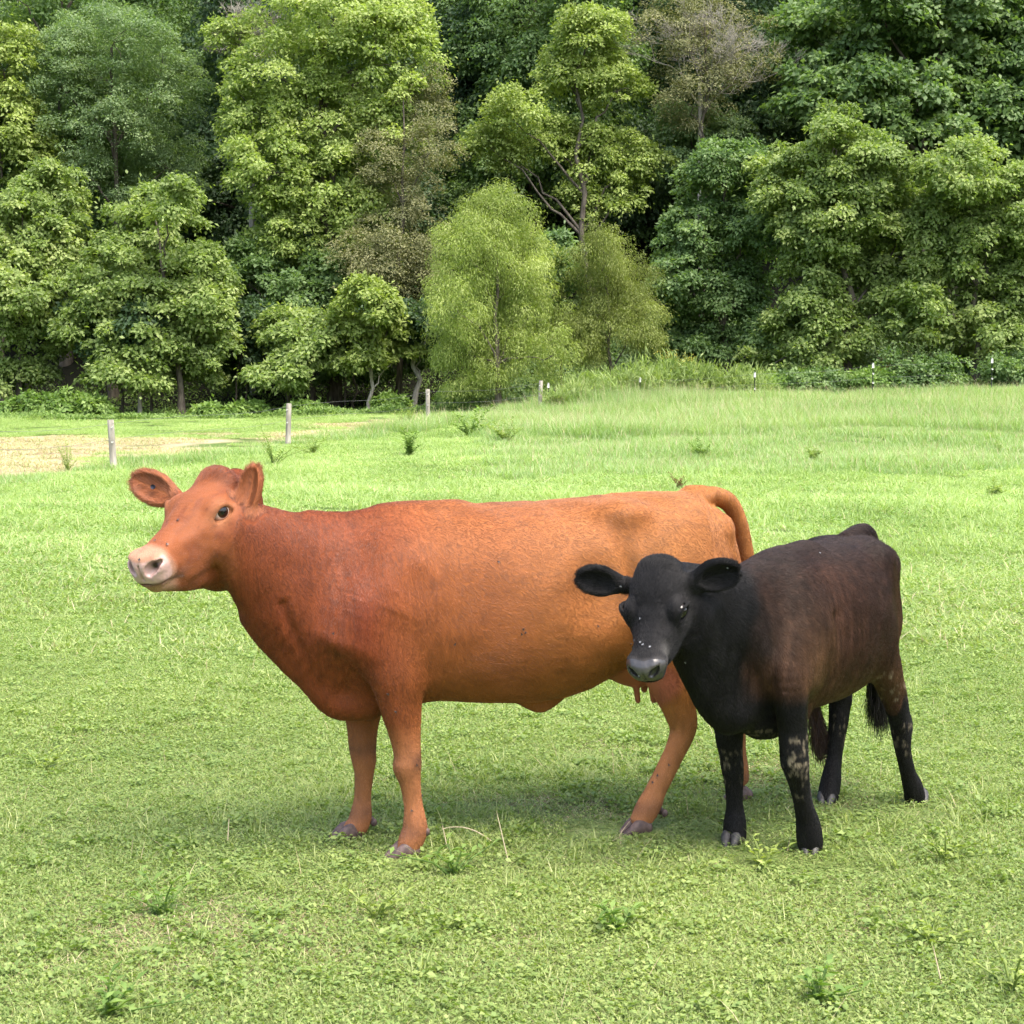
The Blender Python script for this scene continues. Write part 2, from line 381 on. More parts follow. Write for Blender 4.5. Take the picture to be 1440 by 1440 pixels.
def eyeball(H, f, l, u, r, look, mat, parent):
    th = np.linspace(0, math.pi, 17); ph = np.linspace(0, 2 * math.pi, 25)[:-1]
    V = np.array([(math.cos(t), math.sin(t) * math.cos(p), math.sin(t) * math.sin(p)) for t in th for p in ph]); F = [(i * 24 + j, i * 24 + (j + 1) % 24, (i + 1) * 24 + (j + 1) % 24, (i + 1) * 24 + j) for i in range(16) for j in range(24)]
    o = mesh_np("eye", V, F, mat, parent, smooth=True); o.location = H.p(f, l, u); o.scale = (r * H.s,) * 3
    o.rotation_euler = Vector(look).to_track_quat('X', 'Z').to_euler(); return o
def lerp3(a, b, t): return a + (b - a) * np.clip(t, 0, 1)[:, None]
# ------------------------------------------------------------------ the red cow
M_coat_red = coat_mat("red_skin", .6, .15, .12)
M_fur_red = coat_mat("red_hair", .42, .5)
M_nose = coat_mat("wet_nose", .28, .55, .3, 0, 220, .0015)
def wet_nose(o, F, pad, m):
    o.data.materials.append(m); o.data.polygons.foreach_set("material_index", (pad[F].mean(1) > .6).astype(np.int32))
M_hoof = simple_mat("hoof_horn", (.050, .031, .030), (.13, .085, .078), 50, .55, .3)
M_hoof_dark = simple_mat("hoof_horn_dark", (.025, .023, .024), (.085, .08, .078), 50, .6, .4)
def build_cow():
    th = R_(20); fr = Frame((530 - 720) / FPX * 6.07, 6.07, th)
    root = empty("cow", tuple(fr.o), "red brown cow standing side on in the grass, head turned to the camera", "cow", rz=th)
    B = Body()
    # trunk
    tr = [(500, 862, 0, 118, .17), (545, 856, 0, 138, .245), (610, 849, 0, 137, .285), (690, 847, 0, 141, .325), (760, 844, 0, 141, .335), (820, 826, 0, 130, .320),
          (880, 806, 0, 114, .295), (935, 797, 0, 107, .265), (985, 788, 0, 95, .20), (1012, 780, 0, 72, .12)]
    B.sweep(fr.sw(tr), k=.05, p=2.25, cap=.5, sub=3)
    # neck
    nk = [(560, 858, 0, 128, .20), (492, 853, -.01, 121, .165), (440, 832, -.03, 103, .135), (392, 798, -.06, 86, .115), (345, 762, -.10, 60, .10), (322, 748, -.12, 50, .09)]
    B.sweep(fr.sw(nk), k=.07, p=2.1)
    bk = [(352, 868, -.06, 11, .025), (388, 914, -.05, 12, .03), (432, 955, -.03, 15, .04), (472, 984, -.01, 25, .065), (515, 985, 0, 28, .09)]      # dewlap and brisket
    B.sweep(fr.sw(bk), k=.06)
    # withers, shoulder blade, ribs, hips
    B.sweep(fr.sw([(440, 742, -.01, 20, .035), (505, 738, 0, 18, .04), (560, 730, 0, 18, .05), (640, 725, 0, 16, .05)]), k=.08)
    B.sweep(fr.sw([(548, 800, -.13, 20, .04), (525, 850, -.19, 34, .045), (503, 905, -.180, 40, .055)]), k=.13, ref=(1, 0, 0))
    B.sweep(fr.sw([(548, 800, .13, 20, .04), (525, 850, .19, 34, .045), (503, 905, .180, 40, .055)]), k=.13, ref=(1, 0, 0))
    for s in (-1, 1):
        p = fr.pix(872, 722, s * .19); B.ell(p, (.07, .05, .03), .12)                   # hook bone
        p = fr.pix(1008, 742, s * .10); B.ell(p, (.07, .045, .06), .05)                   # pin bone
        p = fr.pix(852, 830, s * .36); B.ell(p, (.10, .05, .13), .10, -1)                 # flank hollow
    B.sweep(fr.sw([(600, 985, -.255, 6, .02), (598, 950, -.28, 6, .02)]), k=.03, mode=-1, ref=(1, 0, 0))
    B.sweep(fr.sw([(596, 960, -.27, 7, .02), (600, 900, -.31, 7, .02), (596, 830, -.32, 7, .02)]), k=.045, mode=-1, ref=(1, 0, 0))
    B.sweep(fr.sw([(535, 990, -.15, 4, .015), (490, 975, -.165, 4, .015), (448, 948, -.155, 5, .015), (418, 905, -.155, 5, .014), (398, 850, -.17, 4, .012)]), k=.028, mode=-1, ref=(0, 0, 1))
    B.sweep(fr.sw([(500, 985, -.20, 4, .012), (560, 955, -.255, 4, .012)]), k=.02, mode=-1)
    B.sweep(fr.sw([(838, 905, -.27, 6, .02), (870, 912, -.22, 8, .02), (905, 925, -.19, 10, .02)]), k=.03)
    for s in (-1, 1):
        B.sweep(fr.sw([(868, 735, s * .31, 6, .02), (890, 800, s * .30, 6, .02), (895, 860, s * .27, 6, .02)]), k=.06, mode=-1, ref=(1, 0, 0))
        B.ell(fr.pix(590, 820, s * .30), (.05, .03, .14), .06, -1)
    # navel flap and udder
    B.sweep(fr.sw([(728, 978, 0, 10, .03), (752, 988, 0, 13, .028), (768, 988, 0, 12, .026), (790, 974, 0, 8, .02)]), k=.018)
    B.ell(fr.pix(895, 925, -.02), (.15, .12, .115), .05)
    for px, py, off, px2, py2 in ((893, 950, -.07, 897, 986), (914, 950, -.09, 919, 985), (868, 940, .05, 871, 957), (906, 950, .05, 906, 970)):
        a, b = fr.pix(px, py, off), fr.pix(px2, py2, off); B.sweep([(*a, .017, .017), (*((a + b) / 2), .0125, .0125), (*b, .0105, .0105)], k=.015, ref=(1, 0, 0))
    # front legs
    leg(B, fr, [(538, 830, -.11, 52, .055), (545, 890, -.165, 54, .070), (560, 945, -.18, 46, .068), (563, 985, -.175, 32, .058), (569, 1030, -.17, 23, .048), (573, 1062, -.17, 20, .045), (573, 1078, -.17, 21, .045), (577, 1100, -.17, 15.5, .034), (581, 1130, -.17, 13.5, .028), (583, 1155, -.17, 16, .036), (583, 1168, -.17, 17.5, .040), (577, 1183, -.17, 17, .040), (573, 1194, -.17, 15, .036)])
    leg(B, fr, [(520, 920, .15, 50, .07), (512, 975, .15, 34, .062), (510, 1015, .15, 24, .05), (510, 1050, .15, 20, .045), (512, 1070, .15, 17.5, .042), (512, 1090, .15, 13.5, .034), (510, 1120, .15, 12.5, .028), (508, 1143, .15, 15.5, .036), (505, 1156, .15, 16, .038), (498, 1167, .15, 16, .038), (492, 1176, .15, 14, .034)])
    # hind legs
    leg(B, fr, [(965, 790, -.15, 68, .09), (935, 855, -.17, 66, .085), (928, 905, -.175, 46, .07), (938, 950, -.17, 33, .052), (953, 990, -.165, 25, .042), (961, 1018, -.16, 21, .040), (955, 1045, -.16, 16.5, .034), (941, 1075, -.16, 15, .030), (924, 1108, -.16, 15.5, .030), (914, 1130, -.16, 18, .038), (905, 1146, -.16, 17, .038), (899, 1154, -.16, 14, .034)])
    leg(B, fr, [(985, 790, .16, 62, .09), (975, 850, .17, 58, .08), (985, 905, .17, 42, .065), (1015, 955, .165, 30, .048), (1034, 990, .16, 20, .040), (1036, 1015, .16, 15, .034), (1036, 1050, .16, 13.5, .029), (1037, 1078, .16, 15, .036), (1038, 1095, .16, 15, .035)])
    # tail
    tl = [(972, 702, 0, 20, .045), (1000, 697, .01, 14, .036), (1024, 706, .03, 13, .034), (1038, 730, .05, 11.5, .030), (1047, 765, .07, 10.5, .028), (1058, 820, .09, 9.5, .024), (1085, 890, .10, 8, .02), (1120, 950, .10, 7, .018), (1146, 995, .10, 6, .014)]
    B.sweep(fr.sw(tl), k=.03, ref=(1, 0, 0))
    # head
    pw = at(300, 664, 5.84); H = HeadFrame(fr.w2l(pw), fr.w2l(pw + np.array([-.205, -.42, -.285])), 0.0, 1.0)
    H.sweep(B, [(.06, 0, -.14, .10, .085), (.02, 0, -.15, .11, .085), (-.07, .0, -.17, .12, .09)], k=.05)
    H.sweep(B, [(.30, 0, -.240, .03, .035), (.24, 0, -.285, .042, .045), (.17, 0, -.335, .055, .06), (.08, 0, -.35, .07, .07), (-.02, 0, -.30, .08, .08)], k=.05)
    add_head(B, H)
    ear1 = add_ear(B, fr.w2l(at(341, 735, 5.76)), fr.w2l(at(359, 655, 5.80)), fr.d2l((-.50, -.86, .05)), .098)
    ear2 = add_ear(B, fr.w2l(at(252, 704, 5.92)), fr.w2l(at(187, 672, 5.98)), fr.d2l((-.10, -.95, .1)), .120)
    hp = np.array([H.p(-.02, .2, 0), H.p(.53, -.15, -.25), H.p(.53, .12, 0), H.p(0, -.15, -.25), fr.w2l(at(180, 655, 6.0)), fr.w2l(at(365, 650, 5.8)), fr.w2l(at(180, 845, 5.6))])
    V, F = B.build(coarse=.0095, fine=.0045, boxes=[(hp.min(0), hp.max(0))])
    NV = vnormals(V, F)
    # loose skin: neck wrinkles and small unevenness
    q = fr_neck = np.clip(1 - np.abs(V[:, 0] + .22) / .30, 0, 1) * (V[:, 2] > .75)
    V = V + NV * (.0022 * vnoise(V, 7, 1) + .0015 * vnoise(V, 16, 2) + q * .0008 * np.sin(V[:, 0] * 120 + 6 * vnoise(V, 5, 7) + V[:, 2] * 18) * (vnoise(V, 6, 9) + .4))[:, None]
    hd = H.inv(V); inhead = sstep((hd[:, 0] + .06) / .16) * (hd[:, 0] < .6) * sstep((.19 - np.abs(hd[:, 1])) / .06) * (hd[:, 2] < .06) * sstep((hd[:, 2] + .34) / .14)
    # colour of the coat; gold towards the rump includes a painted highlight
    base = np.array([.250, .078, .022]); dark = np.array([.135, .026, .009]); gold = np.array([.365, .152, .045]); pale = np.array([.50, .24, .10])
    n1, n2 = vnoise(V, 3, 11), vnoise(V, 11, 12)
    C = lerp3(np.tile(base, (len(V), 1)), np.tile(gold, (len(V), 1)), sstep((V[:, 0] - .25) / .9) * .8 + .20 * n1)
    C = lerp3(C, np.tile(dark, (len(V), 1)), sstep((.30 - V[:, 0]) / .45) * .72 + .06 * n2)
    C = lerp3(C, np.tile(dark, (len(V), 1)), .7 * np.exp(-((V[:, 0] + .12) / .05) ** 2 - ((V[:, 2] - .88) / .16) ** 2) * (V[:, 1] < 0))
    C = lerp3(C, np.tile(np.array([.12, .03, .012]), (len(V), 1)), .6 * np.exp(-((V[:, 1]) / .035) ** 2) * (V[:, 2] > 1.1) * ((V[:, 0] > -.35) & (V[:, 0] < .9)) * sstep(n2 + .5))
    st = vnoise(V * np.array([1, 1, .05]), 120, 14) * .8 + vnoise(V * np.array([1, 1, .04]), 60, 15) * .35
    C = lerp3(C, np.tile(np.array([.14, .035, .014]), (len(V), 1)), 1.1 * np.clip(st, 0, 1) * np.clip(1 - np.abs(V[:, 0] + .22) / .26, 0, 1) * (V[:, 2] > .6))
    lg = sstep((.55 - V[:, 2]) / .2)
    C = lerp3(C, np.tile(np.array([.330, .140, .062]), (len(V), 1)), lg * .75)
    C = lerp3(C, np.tile(np.array([.10, .045, .030]), (len(V), 1)), .75 * np.exp(-((V[:, 2] - .36) / .035) ** 2) * (V[:, 0] < .4) * sstep(n2 + .6) + .55 * np.exp(-((V[:, 2] - .10) / .03) ** 2) * sstep(n2 + .7))
    nk2 = np.clip(1 - np.abs(V[:, 0] + .20) / .32, 0, 1) * (V[:, 2] > .65); C = C * (1 + nk2 * .28 * vnoise(V * np.array([1, .6, .045]), 150, 53))[:, None]
    lo_ = vnoise(V * np.array([.6, 1, 1]), 4.5, 91); C = C * (1 + .13 * lo_[:, None] * np.array([.7, 1, 1.2])) * (1 + .08 * vnoise(V, 2.3, 92))[:, None]
    C = C * (1 + .07 * vnoise(V, 32, 41) + .05 * vnoise(V, 75, 42) + .09 * vnoise(V, 10, 43))[:, None]
    ud = np.linalg.norm((V - fr.pix(897, 950, -.05)) / np.array([.16, .2, .12]), axis=1)
    C = lerp3(C, np.tile(np.array([.36, .12, .075]), (len(V), 1)), (ud < 1.2) * (V[:, 2] < .66) * sstep((1.2 - ud) * 4) * .9)
    T_ = lambda c: np.tile(np.array(c), (len(V), 1))
    ef = lambda c, r: np.exp(-(((hd - np.array(c)) / np.array(r)) ** 2).sum(1)) * inhead
    C = lerp3(C, T_((.255, .085, .030)), inhead * .6)
    hs = H.inv(V); C = lerp3(C, T_((.15, .042, .018)), np.clip(.9 * vnoise(hs * np.array([.35, 1, 1]), 60, 51) + .6 * vnoise(hs, 22, 52) - .15, 0, .7) * inhead)
    C = lerp3(C, T_((.16, .045, .02)), .8 * ef((0, 0, -.02), (.05, .06, .05)) + .5 * ef((.20, .10, -.11), (.03, .04, .025)) + .35 * ef((.33, .07, -.08), (.06, .03, .03)))
    for s in (1, -1): C = lerp3(C, T_((.40, .20, .10)), .75 * ef((.160, s * .108, -.063), (.046, .03, .032))); C = lerp3(C, T_((.05, .018, .012)), 1.0 * ef((.212, s * .088, -.076), (.020, .02, .006)) + .5 * ef((.15, s * .11, -.112), (.03, .03, .012)))
    mz = sstep((hd[:, 0] - .405) / .05) * inhead
    C = lerp3(C, T_((.40, .24, .16)), mz * .7)
    pad = sstep((hd[:, 0] - .462 + .25 * np.abs(hd[:, 1])) / .022) * sstep((hd[:, 2] + .118) / .012) * sstep((-.018 - hd[:, 2]) / .01) * inhead
    C = lerp3(C, T_((.52, .35, .32)), pad * (.85 + .15 * vnoise(V, 60, 44)))
    for s in (1, -1): C = lerp3(C, T_((.02, .008, .008)), 1.5 * ef((.492, s * .044, -.050), (.024, .014, .014)))
    C = lerp3(C, T_((.11, .05, .035)), .95 * np.exp(-((hd[:, 2] + .112 + np.clip(.49 - hd[:, 0], 0, 1) * .50) / .006) ** 2) * (hd[:, 0] > .398) * inhead + .6 * ef((.40, .06, -.14), (.03, .04, .02)))
    C = lerp3(C, T_((.42, .25, .15)), .85 * ef((.475, 0, -.150), (.045, .07, .022)))
    for c, R, L, w in (ear1, ear2):
        e = (V - c) @ R; ine = (np.abs(e[:, 0]) < L * .5) & (np.abs(e[:, 1]) < w * .55) & (np.abs(e[:, 2]) < .04)
        inner = ine * sstep((e[:, 2] * 60)) * sstep((1 - (e[:, 0] / (L * .45)) ** 2 - (e[:, 1] / (w * .42)) ** 2) * 2)
        C = lerp3(C, T_((.085, .028, .018)), inner * .85); C = lerp3(C, T_((.45, .17, .07)), ine * (1 - inner) * .5)
    # flies and burrs: small dark flecks that sit on the coat
    rs = np.random.RandomState(5)
    V = V + NV * (inhead * (1 - pad) * (.0016 * vnoise(hs * np.array([.6, 1, 1]), 34, 61) + .0024 * ef((.27, .07, -.12), (.09, .05, .05)) * vnoise(hs * np.array([1, .6, .6]), 45, 62)) + .0007 * pad * vnoise(hs, 130, 63))[:, None]
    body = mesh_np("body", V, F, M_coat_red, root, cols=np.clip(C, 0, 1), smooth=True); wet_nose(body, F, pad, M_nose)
    # fur
    msk = np.clip(1 - pad * 2, 0, 1) * 1 * (ud > .8)
    for s in (1, -1): msk = msk * (np.linalg.norm((hd - np.array((.158, s * .108, -.063))) / np.array([.035, .025, .024]), axis=1) > 1)
    Fd, Ud = H.R[:, 0], H.R[:, 2]
    e1d, e2d = ear1[1][:, 0], ear2[1][:, 0]
    def flow(P):
        h = H.inv(P); D = np.zeros_like(P); D[:, 0] = .8; D[:, 2] = -.55
        w_ = sstep((.42 - P[:, 0]) / .45)[:, None]; D = D * (1 - w_) + np.array([.25, 0, -1]) * w_; w_ = sstep((.68 - P[:, 2]) / .2)[:, None]; D = D * (1 - w_) + np.array([.12, 0, -1]) * w_
        ih = (h[:, 0] > -.02) & (h[:, 0] < .56) & (np.abs(h[:, 1]) < .16) & (h[:, 2] > -.26); D[ih] = -Fd * .8 - Ud * .35
        for c, R, L, w in (ear1, ear2):
            e = (P - c) @ R; ie = (np.abs(e[:, 0]) < L * .55) & (np.abs(e[:, 1]) < w * .6) & (np.abs(e[:, 2]) < .05); D[ie] = R[:, 0] + np.sign(e[ie, 1])[:, None] * R[:, 1] * .5
        tl_ = P[:, 0] > 1.28; D[tl_] = (.1, 0, -1)
        return D
    def lenf(P):
        h = H.inv(P); ih = (h[:, 0] > .06) & (h[:, 0] < .56) & (np.abs(h[:, 1]) < .16) & (h[:, 2] > -.26); l = np.ones(len(P)); l[ih] = .5
        l[(np.abs(h[:, 0]) < .05) & (h[:, 2] > -.08) & (np.abs(h[:, 1]) < .08)] = 1.6
        l[P[:, 2] < .5] = .7
        for c, R, L, w in (ear1, ear2):
            e = (P - c) @ R; ie = (np.abs(e[:, 0]) < L * .55) & (np.abs(e[:, 1]) < w * .6) & (np.abs(e[:, 2]) < .05); l[ie] = 1.9
        return l
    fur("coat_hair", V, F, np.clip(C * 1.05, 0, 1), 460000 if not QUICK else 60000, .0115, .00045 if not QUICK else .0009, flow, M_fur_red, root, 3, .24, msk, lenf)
    # eyes
    me = eye_mat("cow_eye", (.030, .012, .007), (.70, .60, .54))
    for s in (1, -1):
        look = H.R @ np.array([.32, s * .92, .10]); look = look / np.linalg.norm(look)
        if s == 1: look = look * .70 + fr.d2l((.55, -.85, .05)) * .30
        eyeball(H, .146, s * .0885, -.0640, .0355, look, me, root)
    # hooves
    for px, py, off, a in ((570, 1203, -.17, 188), (490, 1185, .15, 190), (897, 1163, -.16, 190), (1040, 1110, .16, 190)):
        p = fr.pix(px, py, off); p[2] = -.004
        hoof_mesh(tuple(p), R_(a), 1.08, M_hoof, root)
    for px, py, off in ((598, 1168, -.17), (524, 1155, .15), (932, 1142, -.16)):
        p = fr.pix(px, py, off); Bq = Body()
        Bq.ell((0, .018, 0), (.013, .011, .016), .004); Bq.ell((0, -.018, 0), (.013, .011, .016), .004); v, f = Bq.build(.004, .004)
        o = mesh_np("dewclaw", v, f, M_hoof, root, smooth=True); o.location = p
    # ear tag
    c, R, L, w = ear2; p = c + R[:, 0] * (-L * .02) + R[:, 1] * -.004 + R[:, 2] * .010
    v, f = tube([p, p + R[:, 2] * .006], .009, 12); mesh_np("ear_tag", v, f, simple_mat("tag_plastic", (.008, .009, .02), (.014, .014, .03), 20, .7), root, smooth=False)
    # tail switch
    a, b = fr.pix(1140, 978, .10), fr.pix(1155, 1052, .10); rs = np.random.RandomState(8); n = 1500; K = 5
    pts = np.zeros((n, K, 3)); st = a + (rs.rand(n, 1) * .35) * (b - a) + rs.randn(n, 3) * .010; en = b + rs.randn(n, 3) * np.array([.020, .02, .035])
    for j in range(K): t = j / (K - 1); pts[:, j] = st + (en - st) * t + rs.randn(n, 3) * .006 * math.sin(t * 3.14) + np.array([0, 0, 0])
    hair_obj("tail_switch", pts, .0012, (.035, .012, .008), M_fur_red, root, rs)
    return root, fr
def hair_obj(name, pts, rad, col, mat, parent, rs):
    n, K = pts.shape[:2]; cu = bpy.data.hair_curves.new(name); cu.add_curves([K] * n)
    cu.position_data.foreach_set("vector", pts.astype(np.float32).ravel())
    ra = cu.attributes.get("radius") or cu.attributes.new("radius", 'FLOAT', 'POINT')
    ra.data.foreach_set("value", np.tile(np.linspace(1, .35, K) * rad, n).astype(np.float32))
    cc = cu.attributes.new("col", 'FLOAT_COLOR', 'CURVE'); c4 = np.ones((n, 4), np.float32); c4[:, :3] = np.array(col) * (.5 + rs.rand(n, 1)); cc.data.foreach_set("color", c4.ravel())
    cu.materials.append(mat); o = bpy.data.objects.new(name, cu); COL.objects.link(o); o.parent = parent; return o
# ------------------------------------------------------------------ the black calf
M_coat_calf = coat_mat("calf_skin", .65, .1, .15)
M_fur_calf = coat_mat("calf_hair", .42, .22)
def build_calf():
    th = R_(54); fr = Frame(.95, 6.03, th)
    root = empty("calf", tuple(fr.o), "black and dark brown calf standing in front of the red cow's hindquarters", "calf", rz=th)
    B = Body(); L_ = lambda rows: [tuple(r) for r in rows]
    B.sweep([(-.14, 0, .70, .19, .13), (-.03, 0, .755, .275, .185), (.12, 0, .795, .305, .220), (.32, 0, .805, .312, .245), (.52, 0, .815, .312, .255), (.70, 0, .855, .28, .235), (.82, 0, .880, .245, .172), (.91, 0, .865, .195, .118), (.97, 0, .85, .13, .07)], k=.05, p=2.1, cap=.5, sub=3)
    B.sweep([(.08, 0, .86, .24, .16), (-.10, .01, .865, .235, .135), (-.25, .03, .90, .185, .115), (-.38, .07, .96, .14, .10), (-.48, .10, 1.00, .115, .09)], k=.06, p=2.1)
    B.sweep([(-.36, .06, .80, .04, .04), (-.24, .04, .68, .05, .05), (-.14, .01, .57, .055, .05), (-.05, 0, .50, .07, .08), (.10, 0, .50, .06, .11)], k=.08)
    B.sweep([(.0, 0, 1.07, .03, .04), (.15, 0, 1.085, .03, .05), (.30, 0, 1.10, .03, .05)], k=.06)
    for s in (-1, 1):
        B.sweep([(.05, s * .08, .98, .06, .05), (-.0, s * .15, .84, .09, .05), (-.05, s * .145, .68, .10, .06)], k=.10, ref=(1, 0, 0))
        B.ell((.68, s * .13, 1.06), (.06, .05, .03), .12); B.ell((.89, s * .075, 1.00), (.05, .04, .05), .09)
        B.ell((.70, s * .29, .90), (.08, .05, .11), .09, -1)
        B.sweep([(.14, s * .24, .58, .02, .02), (.16, s * .27, .72, .02, .02), (.13, s * .24, .88, .02, .02)], k=.05, mode=-1, ref=(1, 0, 0))
    B.sweep([(.68, 0, 1.09, .03, .06), (.78, 0, 1.115, .035, .05), (.86, 0, 1.125, .035, .040), (.93, 0, 1.09, .028, .028), (.99, .0, .98, .022, .022), (1.01, .01, .84, .018, .018), (.98, .02, .68, .014, .014), (.93, .02, .58, .010, .010)], k=.025, ref=(0, 1, 0))
    leg(B, fr, [(1112, 845, -.08, 44, .05), (1117, 900, -.135, 42, .055), (1114, 950, -.155, 34, .062), (1113, 985, -.155, 25, .056), (1115, 1020, -.15, 21, .05), (1116, 1050, -.15, 21, .048), (1118, 1072, -.15, 21.5, .048), (1123, 1098, -.15, 15.5, .038), (1129, 1128, -.15, 13.5, .033), (1135, 1152, -.15, 16, .038), (1138, 1175, -.15, 18, .044), (1139, 1187, -.15, 17, .042)])
    leg(B, fr, [(1040, 930, .14, 40, .06), (1028, 985, .14, 30, .058), (1025, 1030, .14, 22, .05), (1028, 1062, .14, 18, .044), (1030, 1080, .14, 17, .042), (1032, 1105, .14, 13.5, .033), (1033, 1130, .14, 13, .031), (1034, 1155, .14, 16.5, .040), (1033, 1175, .14, 17, .042), (1030, 1183, .14, 16, .040)])
    leg(B, fr, [(1198, 835, -.10, 44, .07), (1219, 880, -.15, 42, .075), (1238, 922, -.18, 35, .065), (1253, 965, -.18, 24, .05), (1263, 1000, -.18, 18, .042), (1268, 1022, -.18, 17, .040), (1270, 1055, -.18, 12.5, .030), (1276, 1085, -.18, 12, .028), (1283, 1106, -.18, 15.5, .036), (1287, 1122, -.18, 16, .038), (1290, 1132, -.18, 16, .038)])
    leg(B, fr, [(1190, 850, .12, 50, .07), (1185, 905, .12, 42, .07), (1182, 950, .12, 28, .052), (1181, 985, .12, 19, .044), (1179, 1010, .12, 17.5, .040), (1176, 1040, .12, 14, .033), (1173, 1070, .12, 12.5, .030), (1169, 1095, .12, 15, .036), (1166, 1112, .12, 16.5, .040), (1163, 1124, .12, 16.5, .040)])
    pw = at(923, 792, 5.64); H = HeadFrame(fr.w2l(pw), fr.w2l(pw + np.array([-.065, -.205, -.305])), -.12, .79)
    H.sweep(B, [(.12, 0, -.14, .10, .09), (.12, .03, -.20, .12, .10), (.12, .08, -.28, .14, .11)], k=.06)
    H.sweep(B, [(.32, 0, -.155, .03, .035), (.24, 0.02, -.20, .05, .05), (.16, .04, -.26, .07, .07), (.10, .08, -.33, .09, .08)], k=.05)
    B.sweep(fr.sw([(968, 905, .09, 22, .06), (984, 940, .08, 30, .06), (1006, 985, .06, 30, .07), (1026, 1008, .03, 24, .07)]), k=.12, ref=(1, 0, 0))
    add_head(B, H, True)
    ear1 = add_ear(B, fr.w2l(at(974, 818, 5.62)), fr.w2l(at(1040, 802, 5.60)), fr.d2l((.10, -.95, -.25)), .118)
    ear2 = add_ear(B, fr.w2l(at(876, 822, 5.74)), fr.w2l(at(811, 811, 5.74)), fr.d2l((-.10, -.95, -.25)), .108)
    hp = np.array([H.p(-.02, .2, .03), H.p(.55, -.15, -.25), H.p(.55, .12, 0), H.p(0, -.15, -.25), fr.w2l(at(805, 775, 5.8)), fr.w2l(at(1045, 775, 5.55)), fr.w2l(at(1045, 860, 5.55))])
    V, F = B.build(coarse=.0085, fine=.0042, boxes=[(hp.min(0), hp.max(0))])
    NV = vnormals(V, F); V = V + NV * (.003 * vnoise(V, 8, 1) + .002 * vnoise(V, 18, 2))[:, None]
    hd = H.inv(V); n = len(V); T_ = lambda c: np.tile(np.array(c), (n, 1)); n1, n2, n3 = vnoise(V, 4, 21), vnoise(V, 13, 22), vnoise(V, 95, 23)
    inhead = sstep((hd[:, 0] + .06) / .16) * (hd[:, 0] < .6) * sstep((.19 - np.abs(hd[:, 1])) / .06) * (hd[:, 2] < .08) * sstep((hd[:, 2] + .34) / .14)
    ef = lambda c, r: np.exp(-(((hd - np.array(c)) / np.array(r)) ** 2).sum(1)) * inhead
    black = T_((.010, .0095, .010))
    C = lerp3(T_((.026, .0140, .0100)), T_((.050, .0235, .0150)), .5 + .6 * n1)
    sh = np.exp(-((V[:, 0] + .03) / .16) ** 2 - ((V[:, 2] - .72) / .17) ** 2) + .9 * np.exp(-((V[:, 0] - .45) / .4) ** 2 - ((V[:, 2] - .56) / .08) ** 2) + .5 * np.exp(-((V[:, 0] - .72) / .07) ** 2 - ((V[:, 2] - .8) / .2) ** 2)
    C = lerp3(C, T_((.125, .066, .033)), 1.0 * sh * (.75 + .25 * n2) * (V[:, 1] < .3))
    C = lerp3(C, T_((.020, .014, .013)), .7 * sstep((V[:, 2] - 1.02) / .1))
    C = lerp3(C, black, sstep((-.16 - V[:, 0] + .05 * n2) / .14)); C = lerp3(C, black, sstep((.56 - V[:, 2] + .03 * n2 - .1 * ((V[:, 0] > .2) & (V[:, 0] < .75))) / .10))
    C = lerp3(C, black, sstep((-.02 - V[:, 0]) / .1) * sstep((.66 - V[:, 2]) / .08)); C = lerp3(C, black, sstep((V[:, 0] - .84 + .06 * n2) / .1) * sstep((.95 - V[:, 2]) / .15) * .85); C = lerp3(C, black, inhead)
    pad = sstep((hd[:, 0] - .462 + .25 * np.abs(hd[:, 1])) / .022) * sstep((hd[:, 2] + .118) / .012) * inhead
    th_ = np.exp(-((V[:, 0] - .95) / .14) ** 2 - ((V[:, 2] - .68) / .20) ** 2) * (V[:, 1] < 0)
    mud = sstep((n3 + .45 * n2 - .40 + .40 * th_) / .12)
    mk = (np.exp(-((V[:, 0] - .93) / .12) ** 2 - ((V[:, 2] - .66) / .18) ** 2) * (V[:, 1] < -.02) > .30) * 1.0 + (np.exp(-((V[:, 2] - .42) / .07) ** 2) > .5) * (n1 > -.1) * (V[:, 0] < .3) * (V[:, 1] < 0) * .45 * (n2 > .05) + (np.exp(-((V[:, 2] - .30) / .09) ** 2) > .5) * .35 + ((V[:, 0] > .5) & (V[:, 0] < .85) & (V[:, 2] < .62) & (V[:, 2] > .48)) * .6
    C = lerp3(C, T_((.36, .30, .21)), mud * mk)
    C = C * (1 + .12 * vnoise(V, 30, 41) + .08 * vnoise(V, 75, 42))[:, None]
    C = lerp3(C, T_((.045, .042, .043)), .8 * sstep((hd[:, 0] - .455 + .25 * np.abs(hd[:, 1])) / .02) * sstep((hd[:, 2] + .118) / .012) * inhead)
    C = lerp3(C, T_((.12, .115, .11)), .9 * ef((.50, 0, -.028), (.035, .06, .012)) + .5 * ef((.40, .07, -.07), (.04, .02, .03)))
    for s in (1, -1): C = lerp3(C, T_((.004, .004, .004)), 1.2 * ef((.503, s * .042, -.050), (.022, .013, .012)))
    C = C * (1 + .40 * vnoise(V * np.array([1, 1, .12]), 70, 71) * sstep((V[:, 2] - .5) / .1) * (1 - inhead))[:, None]
    V = V + NV * (inhead * (1 - pad) * .0016 * vnoise(hd * np.array([.6, 1, 1]), 30, 61) + .0007 * pad * vnoise(hd, 130, 63))[:, None]
    body = mesh_np("body", V, F, M_coat_calf, root, cols=np.clip(C, 0, 1), smooth=True); wet_nose(body, F, pad, M_nose)
    msk = np.clip(1 - pad * 2, 0, 1)
    for s in (1, -1): msk = msk * (np.linalg.norm((hd - np.array((.210, s * .126, -.063))) / np.array([.038, .030, .030]), axis=1) > 1)
